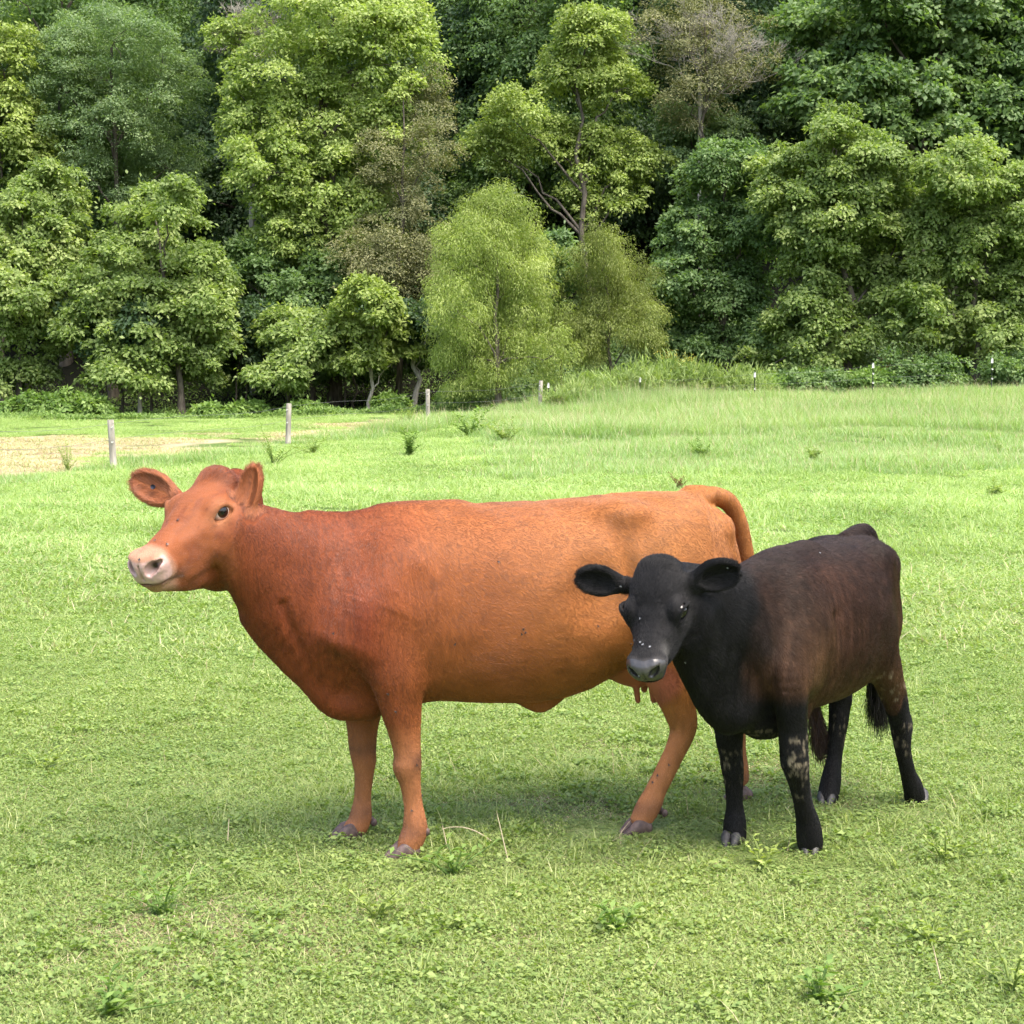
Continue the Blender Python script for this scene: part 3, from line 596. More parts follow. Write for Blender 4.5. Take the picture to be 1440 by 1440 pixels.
    Fd, Ud = H.R[:, 0], H.R[:, 2]
    def inear(P, c, R, L, w): e = (P - c) @ R; return (np.abs(e[:, 0]) < L * .55) & (np.abs(e[:, 1]) < w * .6) & (np.abs(e[:, 2]) < .05), e
    def flow(P):
        h = H.inv(P); D = np.zeros_like(P); D[:, 0] = .7; D[:, 2] = -.7; D[:, 2] += .5 * vnoise(P, 5, 31); D[:, 0] += .4 * vnoise(P, 5, 32)
        D[P[:, 2] < .5] = (.1, 0, -1)
        ih = (h[:, 0] > -.02) & (h[:, 0] < .56) & (np.abs(h[:, 1]) < .16) & (h[:, 2] > -.24); D[ih] = -Fd * .8 - Ud * .3
        for e_ in (ear1, ear2):
            ie, e = inear(P, *e_); D[ie] = e_[1][:, 0] + np.sign(e[ie, 1])[:, None] * e_[1][:, 1] * .5
        return D
    def lenf(P):
        h = H.inv(P); l = np.ones(len(P)); l[P[:, 2] < .5] = .7
        l[(h[:, 0] > .05) & (h[:, 0] < .56) & (np.abs(h[:, 1]) < .16) & (h[:, 2] > -.24)] = .5
        return l
    fur("coat_hair", V, F, np.clip(C * 1.05, 0, 1), 380000 if not QUICK else 60000, .018, .0005 if not QUICK else .0009, flow, M_fur_calf, root, 13, .28, msk, lenf)
    me = eye_mat("calf_eye", (.010, .007, .006), (.03, .026, .025))
    for s in (1, -1):
        look = H.R @ np.array([.32, s * .92, .10]); look /= np.linalg.norm(look); eyeball(H, .204, s * .116, -.0640, .0320, look, me, root)
    for px, py, off, a in ((1139, 1207, -.15, 205), (1028, 1199, .14, 200), (1292, 1143, -.18, 215), (1162, 1134, .12, 200)):
        p = fr.pix(px, py, off); p[2] = -.003; hoof_mesh(tuple(p), R_(a), .90, M_hoof_dark, root)
    rs = np.random.RandomState(18); a, b = fr.pix(1230, 925, .0), fr.pix(1237, 1003, .0); n_ = 1800; K = 5
    pts = np.zeros((n_, K, 3)); st = a + (rs.rand(n_, 1) * .45) * (b - a) + rs.randn(n_, 3) * .014; en = b + rs.randn(n_, 3) * np.array([.026, .026, .045])
    for j in range(K): t = j / (K - 1); pts[:, j] = st + (en - st) * t + rs.randn(n_, 3) * .007 * math.sin(t * 3.14)
    hair_obj("tail_switch", pts, .0012, (.010, .009, .008), M_fur_calf, root, rs)
    return root, fr
# ================================================================== materials of plants and ground
def leaf_mat(name, c1, c2, c3, trans=.35, rough=.55, nscale=.35, vari=.5, spec=.3, far_glow=None):
    m, nt, out = mat_new(name)
    a = N(nt, "ShaderNodeAttribute", attribute_name="rnd"); g = N(nt, "ShaderNodeNewGeometry")
    n = N(nt, "ShaderNodeTexNoise", i_Scale=nscale, i_Detail=3.0); nt.links.new(g.outputs["Position"], n.inputs["Vector"])
    ma = N(nt, "ShaderNodeMath", operation='MULTIPLY_ADD'); ma.inputs[1].default_value = vari; nt.links.new(a.outputs["Fac"], ma.inputs[0])
    mb = N(nt, "ShaderNodeMath", operation='MULTIPLY_ADD'); mb.inputs[1].default_value = (1 - vari) * 1.7; mb.inputs[2].default_value = -(1 - vari) * .35
    nt.links.new(n.outputs[0], mb.inputs[0]); nt.links.new(mb.outputs[0], ma.inputs[2])
    r = ramp(nt, ma.outputs[0], [(.05, c1), (.5, c2), (.95, c3)])
    rc = r.outputs[0]
    if far_glow:      # glow of light through grass seen across, put into its colour farther out
        sp = N(nt, "ShaderNodeSeparateXYZ"); nt.links.new(g.outputs["Position"], sp.inputs[0]); nz = N(nt, "ShaderNodeMath", operation='MULTIPLY_ADD'); nz.inputs[1].default_value = 6.0; nt.links.new(n.outputs[0], nz.inputs[0]); nt.links.new(sp.outputs[1], nz.inputs[2])
        mr = N(nt, "ShaderNodeMapRange"); mr.interpolation_type = 'SMOOTHSTEP'; mr.inputs[1].default_value = 7.5; mr.inputs[2].default_value = 27.0; nt.links.new(nz.outputs[0], mr.inputs[0]); lc = mixc(nt, (1, 1, 1), far_glow, mr.outputs[0]); rc = mixc(nt, rc, lc, 1.0, 'MULTIPLY')
    b = N(nt, "ShaderNodeBsdfPrincipled", i_Roughness=rough); b.inputs["Specular IOR Level"].default_value = spec
    t = N(nt, "ShaderNodeBsdfTranslucent"); mx = N(nt, "ShaderNodeMixShader"); mx.inputs[0].default_value = trans
    tc = mixc(nt, rc, (.9, 1.0, .35), 1.0, 'MULTIPLY'); hs = N(nt, "ShaderNodeHueSaturation", i_Value=1.35); nt.links.new(tc, hs.inputs["Color"])
    nt.links.new(rc, b.inputs["Base Color"]); nt.links.new(hs.outputs[0], t.inputs["Color"])
    nt.links.new(b.outputs[0], mx.inputs[1]); nt.links.new(t.outputs[0], mx.inputs[2]); nt.links.new(mx.outputs[0], out.inputs[0]); return m
def bark_mat(name, c1, c2):
    m, nt, out = mat_new(name); tc = N(nt, "ShaderNodeTexCoord"); mp = N(nt, "ShaderNodeMapping"); mp.inputs["Scale"].default_value = (6, 6, 1.2)
    n = N(nt, "ShaderNodeTexNoise", i_Scale=2.0, i_Detail=7.0); nt.links.new(tc.outputs["Object"], mp.inputs[0]); nt.links.new(mp.outputs[0], n.inputs["Vector"])
    r = ramp(nt, n.outputs[0], [(.3, c1), (.7, c2)]); b = N(nt, "ShaderNodeBsdfPrincipled", i_Roughness=.85); b.inputs["Specular IOR Level"].default_value = .2
    bm = N(nt, "ShaderNodeBump", i_Strength=.6, i_Distance=.03); nt.links.new(n.outputs[0], bm.inputs["Height"]); nt.links.new(bm.outputs[0], b.inputs["Normal"])
    nt.links.new(r.outputs[0], b.inputs["Base Color"]); nt.links.new(b.outputs[0], out.inputs[0]); return m
G_A, G_B, G_C = (.120, .168, .045), (.285, .350, .120), (.570, .575, .300)
M_grass = leaf_mat("grass_blade", G_A, G_B, G_C, .38, .5, .55, .52, far_glow=(1.14, 1.27, 1.32))
M_grass_far = leaf_mat("grass_far", G_A, G_B, G_C, .38, .55, .35, .50, far_glow=(1.14, 1.27, 1.32))
M_tall = leaf_mat("tall_grass", (0.166, 0.277, 0.094), (0.275, 0.389, 0.156), (0.435, 0.519, 0.288), .40, .6, .12, .5)
M_clover = leaf_mat("low_weed_leaf", (0.118, 0.193, 0.053), (0.214, 0.297, 0.086), (0.372, 0.426, 0.146), .35, .5, .3, .5, far_glow=(1.12, 1.24, 1.28))
M_dry = leaf_mat("dry_stalk", (0.360, 0.288, 0.179), (0.504, 0.415, 0.276), (0.624, 0.530, 0.386), .2, .7, .5, .7)
M_bark = bark_mat("bark_grey", (.05, .042, .034), (.15, .13, .105))
M_bark_pale = bark_mat("bark_pale", (.22, .20, .17), (.42, .39, .34))

def px_of(x, y, z): return 720 + FPX * x / y, HOR + FPX * (CAMH - z) / y
FP = [ghit(160, 660), ghit(405, 627), ghit(602, 597), ghit(759, 583)]
def fence_y(x):
    xs = [p[0] for p in FP]; ys = [p[1] for p in FP]
    sl0 = (ys[1] - ys[0]) / (xs[1] - xs[0]); r = np.interp(x, xs, ys); return np.where(x < xs[0], ys[0] + sl0 * (x - xs[0]), r)
def zones(x, y):
    """hay (0..1), beyond the wooden fence (0..1), forest floor (0..1)"""
    z = gz(x, y); px, py = px_of(x, y, z); P = np.stack([x, y * .35, 0 * x], 1); n = vnoise(P, .5, 3) + .5 * vnoise(P, 1.3, 4) + .35 * vnoise(P * np.array([1, 2, 1]), 4, 5)
    e = lambda cx, cy, rx, ry: np.exp(-((px - cx) / rx) ** 2 - ((py - cy) / ry) ** 2)
    beyond = sstep((y - fence_y(x) + .3) / .6) * (px < 700)
    hay = 1.15 * e(20, 648, 150, 26) + 1.0 * e(150, 620, 190, 5) + .9 * e(275, 636, 150, 6) + 1.25 * e(560, 598, 150, 7) + 1.0 * e(420, 611, 190, 5) + .9 * e(60, 668, 130, 12) + .5 * e(10, 615, 120, 5)
    hay = sstep((hay + .38 * n - .42) / .35) * beyond
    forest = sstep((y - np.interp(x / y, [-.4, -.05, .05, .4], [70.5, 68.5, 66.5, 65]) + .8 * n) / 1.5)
    return hay, beyond, forest
def build_ground():
    us = np.linspace(-1.0, 1.0, 300); ys = np.concatenate([np.linspace(.4, 3, 8, endpoint=False), np.geomspace(3, 36, 90, endpoint=False), np.linspace(36, 80, 170, endpoint=False), np.geomspace(80, 330, 40)])
    U, Y = np.meshgrid(us, ys); X = U * np.maximum(Y, 6); Z = gz(X, Y); V = np.stack([X, Y, Z], -1).reshape(-1, 3)
    n, m = len(us), len(ys); i = np.arange(m - 1)[:, None] * n + np.arange(n - 1)[None, :]; i = i.ravel()
    F = np.stack([i, i + 1, i + n + 1, i + n], 1)
    hay, bey, fo = zones(V[:, 0], V[:, 1])
    mt, nt, out = mat_new("pasture_soil")
    tc = N(nt, "ShaderNodeNewGeometry"); nA = N(nt, "ShaderNodeTexNoise", i_Scale=1.6, i_Detail=9.0, i_Roughness=.7); nB = N(nt, "ShaderNodeTexNoise", i_Scale=34.0, i_Detail=5.0)
    for q in (nA, nB): nt.links.new(tc.outputs["Position"], q.inputs["Vector"])
    r1 = ramp(nt, nA.outputs[0], [(.30, (.085, .115, .035)), (.52, (.110, .180, .045)), (.72, (.17, .16, .085))])
    r2 = ramp(nt, nB.outputs[0], [(.35, (.45, .45, .45)), (.65, (1.2, 1.2, 1.2))]); c = mixc(nt, r1.outputs[0], r2.outputs[0], 1.0, 'MULTIPLY')
    rh = ramp(nt, nB.outputs[0], [(.30, (.24, .19, .115)), (.50, (.36, .30, .19)), (.70, (.46, .39, .26))]); ah = N(nt, "ShaderNodeAttribute", attribute_name="hay"); af = N(nt, "ShaderNodeAttribute", attribute_name="forest")
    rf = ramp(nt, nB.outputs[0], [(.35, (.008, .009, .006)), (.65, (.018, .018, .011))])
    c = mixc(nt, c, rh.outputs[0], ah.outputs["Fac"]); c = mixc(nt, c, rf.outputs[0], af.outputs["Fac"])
    b = N(nt, "ShaderNodeBsdfPrincipled", i_Roughness=.95); b.inputs["Specular IOR Level"].default_value = .1; nt.links.new(c, b.inputs["Base Color"]); nt.links.new(b.outputs[0], out.inputs[0])
    bm = N(nt, "ShaderNodeBump", i_Strength=.6, i_Distance=.02); nt.links.new(nB.outputs[0], bm.inputs["Height"]); nt.links.new(bm.outputs[0], b.inputs["Normal"])
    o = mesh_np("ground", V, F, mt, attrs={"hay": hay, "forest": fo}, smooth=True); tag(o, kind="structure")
build_ground()
# ================================================================== grass
def blades(rs, n, R, hmin, hmax, w, bend=.6, lean=.35, disc=True, seg=3):
    a, r = rs.rand(n) * 2 * np.pi, R * np.sqrt(rs.rand(n)); x, y = r * np.cos(a), r * np.sin(a)
    h = hmin + (hmax - hmin) * rs.rand(n) ** 1.6; az = rs.rand(n) * 2 * np.pi; ln = lean * rs.randn(n); bd = bend * (.3 + rs.rand(n))
    dx, dy = np.cos(az), np.sin(az); sx, sy = -dy, dx; ww = w * (.6 + .8 * rs.rand(n)); V = []; ts = np.linspace(0, 1, seg + 1)
    for t in ts:
        out = h * (np.abs(ln) * t + bd * t * t); zz = h * (t - .35 * bd * t * t); half = ww * (1 - t ** 1.5) * .5 + ww * .03
        for s in (-1, 1): V.append(np.stack([x + dx * out + sx * half * s, y + dy * out + sy * half * s, zz - .004], 1))
    V = np.stack(V, 1); K = V.shape[1]; F = []
    for i in range(seg): F.append(np.stack([np.arange(n) * K + q for q in (2 * i, 2 * i + 1, 2 * i + 3, 2 * i + 2)], 1))
    rnd = np.repeat(rs.rand(n), K); return V.reshape(-1, 3), np.vstack(F), rnd
def leaves(P, NR, AX, L, W, fold=.15):
    """rhombic leaf per row: base, side, tip, side"""
    n = len(P); NR = NR / (np.linalg.norm(NR, axis=1)[:, None] + 1e-9); AX = AX - (AX * NR).sum(1)[:, None] * NR; AX /= np.linalg.norm(AX, axis=1)[:, None] + 1e-9
    S = np.cross(NR, AX); L = np.broadcast_to(L, (n,))[:, None]; W = np.broadcast_to(W, (n,))[:, None]
    V = np.stack([P, P + AX * L * .45 + S * W * .5 + NR * L * fold, P + AX * L, P + AX * L * .45 - S * W * .5 + NR * L * fold], 1).reshape(-1, 3)
    F = np.arange(4 * n).reshape(n, 4); return V, F
VARS = {}
def variant(coll, name, parts, mats):
    """one unlinked mesh object with several materials"""
    Vs, Fs, Rn, Mi, o = [], [], [], [], 0
    for (V, F, rn), mi in parts: Vs.append(V); Fs.append(F + o); Rn.append(rn); Mi.append(np.full(len(F), mi)); o += len(V)
    ob = mesh_np(name, np.vstack(Vs), np.vstack(Fs), None, attrs={"rnd": np.concatenate(Rn)}, link=False)
    for m in mats: ob.data.materials.append(m)
    ob.data.polygons.foreach_set("material_index", np.concatenate(Mi).astype(np.int32)); coll.objects.link(ob)
def scatter(name, label, pts, rot, scl, coll, idx, zs=None):
    n = len(pts); me = bpy.data.meshes.new(name); me.vertices.add(n); me.vertices.foreach_set("co", np.asarray(pts, np.float32).ravel())
    for k, v in (("rz", rot), ("sc", scl), ("sz", scl if zs is None else scl * zs)): a = me.attributes.new(k, 'FLOAT', 'POINT'); a.data.foreach_set("value", np.asarray(v, np.float32))
    a = me.attributes.new("ix", 'INT', 'POINT'); a.data.foreach_set("value", np.asarray(idx, np.int32)); me.update()
    o = bpy.data.objects.new(name, me); COL.objects.link(o); tag(o, label, "grass", kind="stuff")
    ng = bpy.data.node_groups.new(name, 'GeometryNodeTree'); ng.interface.new_socket("Geometry", in_out='INPUT', socket_type='NodeSocketGeometry'); ng.interface.new_socket("Geometry", in_out='OUTPUT', socket_type='NodeSocketGeometry')
    gi, go = ng.nodes.new("NodeGroupInput"), ng.nodes.new("NodeGroupOutput"); ip = ng.nodes.new("GeometryNodeInstanceOnPoints"); ci = ng.nodes.new("GeometryNodeCollectionInfo")
    ci.inputs[0].default_value = coll; ci.inputs["Separate Children"].default_value = True; ci.inputs["Reset Children"].default_value = True
    def att(nm, ty): q = ng.nodes.new("GeometryNodeInputNamedAttribute"); q.data_type = ty; q.inputs[0].default_value = nm; return q.outputs[0]
    cx = ng.nodes.new("ShaderNodeCombineXYZ"); ng.links.new(att("rz", 'FLOAT'), cx.inputs[2])
    ng.links.new(gi.outputs[0], ip.inputs["Points"]); ng.links.new(ci.outputs[0], ip.inputs["Instance"]); ip.inputs["Pick Instance"].default_value = True
    ng.links.new(att("ix", 'INT'), ip.inputs["Instance Index"]); ng.links.new(cx.outputs[0], ip.inputs["Rotation"]); sv = ng.nodes.new("ShaderNodeCombineXYZ"); ng.links.new(att("sc", 'FLOAT'), sv.inputs[0]); ng.links.new(att("sc", 'FLOAT'), sv.inputs[1]); ng.links.new(att("sz", 'FLOAT'), sv.inputs[2]); ng.links.new(sv.outputs[0], ip.inputs["Scale"]); ng.links.new(ip.outputs[0], go.inputs[0])
    mo = o.modifiers.new("scatter", 'NODES'); mo.node_group = ng; return o
def scatter_pts(rs, y0, y1, cell, um=.52, jit=.5):
    out = []; y = y0
    while y < y1:
        w = um * max(y, 4) + .3; xs = np.arange(-w, w, cell); out.append(np.stack([xs + cell * jit * (rs.rand(len(xs)) * 2 - 1), y + cell * jit * (rs.rand(len(xs)) * 2 - 1)], 1)); y += cell
    return np.vstack(out)
def foot(P):
    d = np.full(len(P), 9.0)
    for px, py in ((570, 1205), (490, 1187), (900, 1165), (1139, 1208), (1028, 1200), (1290, 1145), (1163, 1136)):
        h = ghit(px, py); d = np.minimum(d, np.hypot(P[:, 0] - h[0], P[:, 1] - h[1] + .12))
    return .22 + .78 * sstep((d - .18) / .3)
def build_grass():
    rs = np.random.RandomState(77)
    def leaflets(n, R, h0, h1, L, W):
        a, r = rs.rand(n) * 6.283, R * np.sqrt(rs.rand(n)); P = np.stack([r * np.cos(a), r * np.sin(a), h0 + (h1 - h0) * rs.rand(n)], 1)
        NR = np.stack([rs.randn(n) * .45, rs.randn(n) * .45, np.ones(n)], 1); b = rs.rand(n) * 6.283; AX = np.stack([np.cos(b), np.sin(b), rs.randn(n) * .2], 1)
        V, F = leaves(P, NR, AX, L * (.6 + .8 * rs.rand(n)), W * (.6 + .8 * rs.rand(n))); return V, F, np.repeat(rs.rand(n), 4)
    def clump(n, cx, cy, R, h0, h1, w): V, F, q = blades(rs, n, R, h0, h1, w, .7, .5); return V + np.array([cx, cy, 0]), F, q
    c1 = bpy.data.collections.new("turf_near")
    M_thatch = leaf_mat('dead_thatch', (.09, .055, .03), (.20, .14, .075), (.34, .26, .15), .15, .8, 2.0, .7)
    for i in range(9):
        th = i >= 7
        parts = [(blades(rs, 900 if th else 3000, .34, .010, .040, .0030, 1.0, .7), 0), (leaflets(700 if th else 1700, .34, .003, .022, .013, .0085), 1)]
        for j in range(1 if th else 8): a, r = rs.rand() * 6.28, .3 * math.sqrt(rs.rand()); parts.append((clump(26, r * math.cos(a), r * math.sin(a), .035, .025, .055 if i < 5 else .095, .0038), 0))
        for j in range(5 if i >= 5 else 2):
            a, rr_ = rs.rand() * 6.28, .3 * math.sqrt(rs.rand()); V_, F_, q_ = leaflets(40, .05, .008, .036, .022, .013); parts.append(((V_ + np.array([rr_ * math.cos(a), rr_ * math.sin(a), 0]), F_, q_), 1))
        if i % 3 == 0: parts.append((blades(rs, 5, .3, .05, .13, .0020, .7, .7, seg=4), 2))
        parts.append((blades(rs, (140, 90, 260, 110, 90, 90, 160, 500, 700)[i], .34, .010, .030, .003, 1.4, 1.2), 2))
        parts.append((blades(rs, 1500 if th else 260, .34, .006, .022, .0035, 1.6, 1.4), 3))
        variant(c1, "turf", parts, [M_grass, M_clover, M_dry, M_thatch])
    P = scatter_pts(rs, 2.4, 17, .33); P = P[rs.rand(len(P)) > (P[:, 1] - 11) / 6]; nn = vnoise(np.stack([P[:, 0], P[:, 1], 0 * P[:, 0]], 1), .9, 8)
    z = gz(P[:, 0], P[:, 1]); ix = np.where(nn > .25, rs.randint(5, 7, len(P)), rs.randint(0, 5, len(P))); n2_ = vnoise(np.stack([P[:, 0], P[:, 1], 0 * P[:, 0] + 9], 1), 1.3, 28); ix = np.where(n2_ < -.42, rs.randint(7, 9, len(P)), ix)
    scatter("pasture_turf", "short weedy green turf around the cow and the calf", np.column_stack([P, z]), rs.rand(len(P)) * 6.283, .95 + .25 * rs.rand(len(P)), c1, ix, (.90 + .35 * nn + .25 * rs.rand(len(P))) * foot(P))
    c2 = bpy.data.collections.new("turf_mid")
    for i in range(6):
        parts = [(blades(rs, 2600, 1.0, .03, .095, .0085, .9, .6), 0)]
        for j in range((8, 12, 16, 22, 26, 12)[i]): a, r = rs.rand() * 6.28, .95 * math.sqrt(rs.rand()); parts.append((clump(30, r * math.cos(a), r * math.sin(a), .09, .05 if i < 3 else .08, .13 if i < 3 else .23, .008), 0))
        parts.append((leaflets(700, 1.0, .01, .06, .035, .022), 1)); parts.append((blades(rs, 130, 1.0, .05, .13, .006, .8, .6), 2))
        variant(c2, "turf", parts, [M_grass_far, M_clover, M_dry])
    P = scatter_pts(rs, 10.5, 64, 1.02); keep = (P[:, 1] < fence_y(P[:, 0]) - .5) & (rs.rand(len(P)) < (P[:, 1] - 9) / 5) & ((P[:, 1] < 36) | (P[:, 0] < FP[3][0])); P = P[keep]; z = gz(P[:, 0], P[:, 1])
    scatter("field_grass", "short bright green grass of the open pasture behind the cow", np.column_stack([P, z]), rs.rand(len(P)) * 6.283, .85 + .3 * rs.rand(len(P)), c2, np.where(P[:, 1] < 17, rs.randint(0, 3, len(P)), rs.randint(0, 6, len(P))))
    c3 = bpy.data.collections.new("grass_tall")
    for i in range(6):
        tall = i >= 2; hh = (.10, .26) if not tall else (.22, .58)
        parts = [(blades(rs, 1500, 1.15, hh[0] * .6, hh[1], .014, .6, .35), 0)]
        for j in range(12): a, r = rs.rand() * 6.28, 1.1 * math.sqrt(rs.rand()); parts.append((clump(30, r * math.cos(a), r * math.sin(a), .14, hh[0], hh[1] * 1.25, .013), 0))
        parts.append((blades(rs, 120, 1.1, hh[0], hh[1] * 1.35, .010, .3, .25), 1))
        variant(c3, "tall_grass", parts, [M_tall, M_dry])
    P = scatter_pts(rs, 30, 66, 1.15); fy = fence_y(P[:, 0]); u = P[:, 0] / P[:, 1]
    near_f = (P[:, 1] > fy - 3.0) & (P[:, 1] < fy + .2) & (P[:, 0] < FP[3][0]); right = (P[:, 0] >= FP[3][0] - 1.5) & (P[:, 1] > 31) & (P[:, 1] < np.interp(u, [0, .05, .4], [63, 64, 63]))
    P = P[near_f | right]; z = gz(P[:, 0], P[:, 1]); nn = vnoise(np.stack([P[:, 0], P[:, 1] * .6, 0 * P[:, 0]], 1), .25, 9); tl = (P[:, 1] - 40) / 16 + .6 * nn + .3 * (np.abs(P[:, 1] - fence_y(P[:, 0])) < 1.0) * (P[:, 0] < FP[3][0]) - .5 * (P[:, 0] < FP[2][0])
    mnd = np.exp(-((P[:, 0] / P[:, 1] - .075) / .05) ** 2) * sstep((P[:, 1] - 56) / 4); ix = np.where(tl + mnd > .45, rs.randint(2, 6, len(P)), rs.randint(0, 2, len(P)))
    scatter("tall_grass", "tall pale seeding grass along the fence and the far edge of the field", np.column_stack([P, z]), rs.rand(len(P)) * 6.283, .7 + .35 * rs.rand(len(P)) + 0 * mnd, c3, ix, 1 + 1.1 * mnd)
    ch = bpy.data.collections.new("hay_litter")
    for i in range(4):
        parts = [(blades(rs, 1300, 1.0, .02, .09, .012, 1.6, 1.4), 0), (blades(rs, 260, 1.0, .03, .09, .010, .8, .5), 1)]
        variant(ch, "hay_litter", parts, [M_dry, M_grass_far])
    P = scatter_pts(rs, 33, 70, 1.1); hy, be, fo = zones(P[:, 0], P[:, 1]); P = P[(hy > .25) & (be > .5)]; z = gz(P[:, 0], P[:, 1])
    o = scatter("cut_hay", "strips of cut tan hay drying on the ground behind the wooden fence", np.column_stack([P, z]), rs.rand(len(P)) * 6.283, .8 + .5 * rs.rand(len(P)), ch, rs.randint(0, 4, len(P))); o["category"] = "hay"
    # mown land behind the wooden fence
    P = scatter_pts(rs, 33, 74, 1.1); hy, be, fo = zones(P[:, 0], P[:, 1]); u = P[:, 0] / P[:, 1]
    k = (be > .5) & (hy < .5 + .3 * rs.rand(len(P))) & (fo < .6); P = P[k]; hy = hy[k]; z = gz(P[:, 0], P[:, 1])
    scatter("mown_grass", "short bright regrowth between strips of cut hay behind the wooden fence", np.column_stack([P, z]), rs.rand(len(P)) * 6.283, np.where(P[:, 1] > 66, 1.5, .8) * (.8 + .3 * rs.rand(len(P))), c2, rs.randint(0, 6, len(P)))
build_grass()
# ================================================================== trees
M_leaf = {
 "pale": leaf_mat("leaf_pale_maple", (0.113, 0.164, 0.050), (0.243, 0.327, 0.103), (0.433, 0.495, 0.199), .40, .55, .45, .6),
 "lime": leaf_mat("leaf_lime", (0.161, 0.233, 0.067), (0.320, 0.407, 0.125), (0.509, 0.569, 0.220), .40, .5, .40, .55),
 "mid": leaf_mat("leaf_mid_green", (0.069, 0.131, 0.047), (0.150, 0.236, 0.084), (0.285, 0.385, 0.157), .40, .5, .45, .6),
 "blue": leaf_mat("leaf_bluish", (0.098, 0.162, 0.072), (0.190, 0.275, 0.125), (0.320, 0.412, 0.202), .40, .5, .5, .6),
 "dark": leaf_mat("leaf_dark", (0.031, 0.066, 0.030), (0.068, 0.121, 0.055), (0.132, 0.192, 0.094), .40, .5, .4, .6),
 "olive": leaf_mat("leaf_olive", (0.111, 0.124, 0.052), (0.208, 0.215, 0.098), (0.351, 0.338, 0.182), .25, .6, .6, .6),
 "willow": leaf_mat("leaf_willow", (0.171, 0.230, 0.057), (0.312, 0.384, 0.113), (0.490, 0.553, 0.210), .40, .5, .45, .5),
 "willow2": leaf_mat("leaf_willow_olive", (0.124, 0.157, 0.039), (0.220, 0.264, 0.070), (0.334, 0.377, 0.124), .35, .5, .45, .5),
 "yellow": leaf_mat("leaf_yellow_green", (0.152, 0.206, 0.050), (0.290, 0.368, 0.101), (0.448, 0.524, 0.178), .35, .5, .5, .55),
 "weed": leaf_mat("leaf_weed", (0.081, 0.154, 0.039), (0.177, 0.280, 0.069), (0.290, 0.392, 0.123), .35, .5, .5, .5),
 "tallweed": leaf_mat("leaf_tall_weed", (.160, .235, .070), (.260, .345, .115), (.400, .460, .200), .40, .5, .6, .5),
 "gold": leaf_mat("goldenrod_flower", (.30, .27, .04), (.42, .36, .05), (.50, .42, .08), .2, .6, 1.0, .8),
 "rust": leaf_mat("dry_rust_weed", (.13, .07, .03), (.22, .13, .06), (.30, .20, .10), .2, .7, 1.0, .8),
}
def crown_mesh(lobes, n, leaf, asp, rs, droop=.16, pad=.50, npad=None, inner=.12, strand=0.0, ragged=.22, upw=0.0):
    """leaves of one crown, gathered in flattened boughs over the surfaces of its lobes"""
    C = np.array([l[0] for l in lobes]); Rr = np.array([l[1] for l in lobes]); A = (Rr[:, 0] * Rr[:, 2]) ; w = A / A.sum()
    npad = npad or max(40, int(A.sum() * 4 * math.pi / 4 / (pad * pad * .62)))
    li = rs.choice(len(lobes), npad, p=w); d = rs.randn(npad, 3); d /= np.linalg.norm(d, axis=1)[:, None]; d[:, 2] = np.where((d[:, 2] < -.5) & (rs.rand(npad) < .6), -d[:, 2], d[:, 2])
    rad = np.where(rs.rand(npad) < inner, .2 + .5 * rs.rand(npad), .78 + ragged * rs.rand(npad) + ragged * rs.randn(npad) * .6); PC = C[li] + Rr[li] * d * rad[:, None]
    ps = pad * (.55 + .9 * rs.rand(npad)) * np.where(rs.rand(npad) < .2, .5, 1); wl = ps ** 2 / (ps ** 2).sum(); pi = rs.choice(npad, n, p=wl)
    e = rs.randn(n, 3); e /= np.linalg.norm(e, axis=1)[:, None]; e[:, 2] = np.where(rs.rand(n) < .72, np.abs(e[:, 2]), e[:, 2]); rr = ps[pi][:, None] * (.55 + .5 * rs.rand(n, 1)) * np.array([1, 1, .70])
    # boughs lean outwards and down
    o = d[pi]; P = PC[pi] + e * rr + np.where(rs.rand(n, 1) < .12, rs.randn(n, 3) * ps[pi][:, None] * .35, 0); hor = np.hypot(e[:, 0] * rr[:, 0], e[:, 1] * rr[:, 1]); along = (e[:, :2] * rr[:, :2] * o[:, :2]).sum(1)
    P[:, 2] -= along * droop * 1.2 + .25 * hor * droop
    if strand: P[:, 2] -= strand * rs.rand(n) ** 2; P[:, :2] += rs.randn(n, 2) * .05
    NR = np.stack([.35 * o[:, 0] + .5 * e[:, 0], .35 * o[:, 1] + .5 * e[:, 1], .70 + 0 * e[:, 2]], 1) + .55 * rs.randn(n, 3)
    AX = o * .6 + e + .6 * rs.randn(n, 3); AX[:, 2] -= .5 + (1.6 if strand else 0)
    AX[:, 2] += upw
    if strand or upw: NR = e + .5 * rs.randn(n, 3)
    V, F = leaves(P, NR, AX, leaf * (.6 + .8 * rs.rand(n)), leaf * asp * (.7 + .6 * rs.rand(n)), .10)
    rp = rs.rand(npad); rnd = np.clip(.68 * rp[pi] ** 1.2 + .36 * rs.rand(n), 0, 1); return V, F, np.repeat(rnd, 4), PC
def limb(a, b, r0, r1, rs, k=7, sag=.0):
    t = np.linspace(0, 1, k)[:, None]; P = a + (b - a) * t; L = np.linalg.norm(b - a); P[1:-1] += rs.randn(k - 2, 3) * L * .035; P[:, 2] += (np.sin(t[:, 0] * math.pi)) * L * sag; return tube(P, np.linspace(r0, r1, k), 6, cap=False)
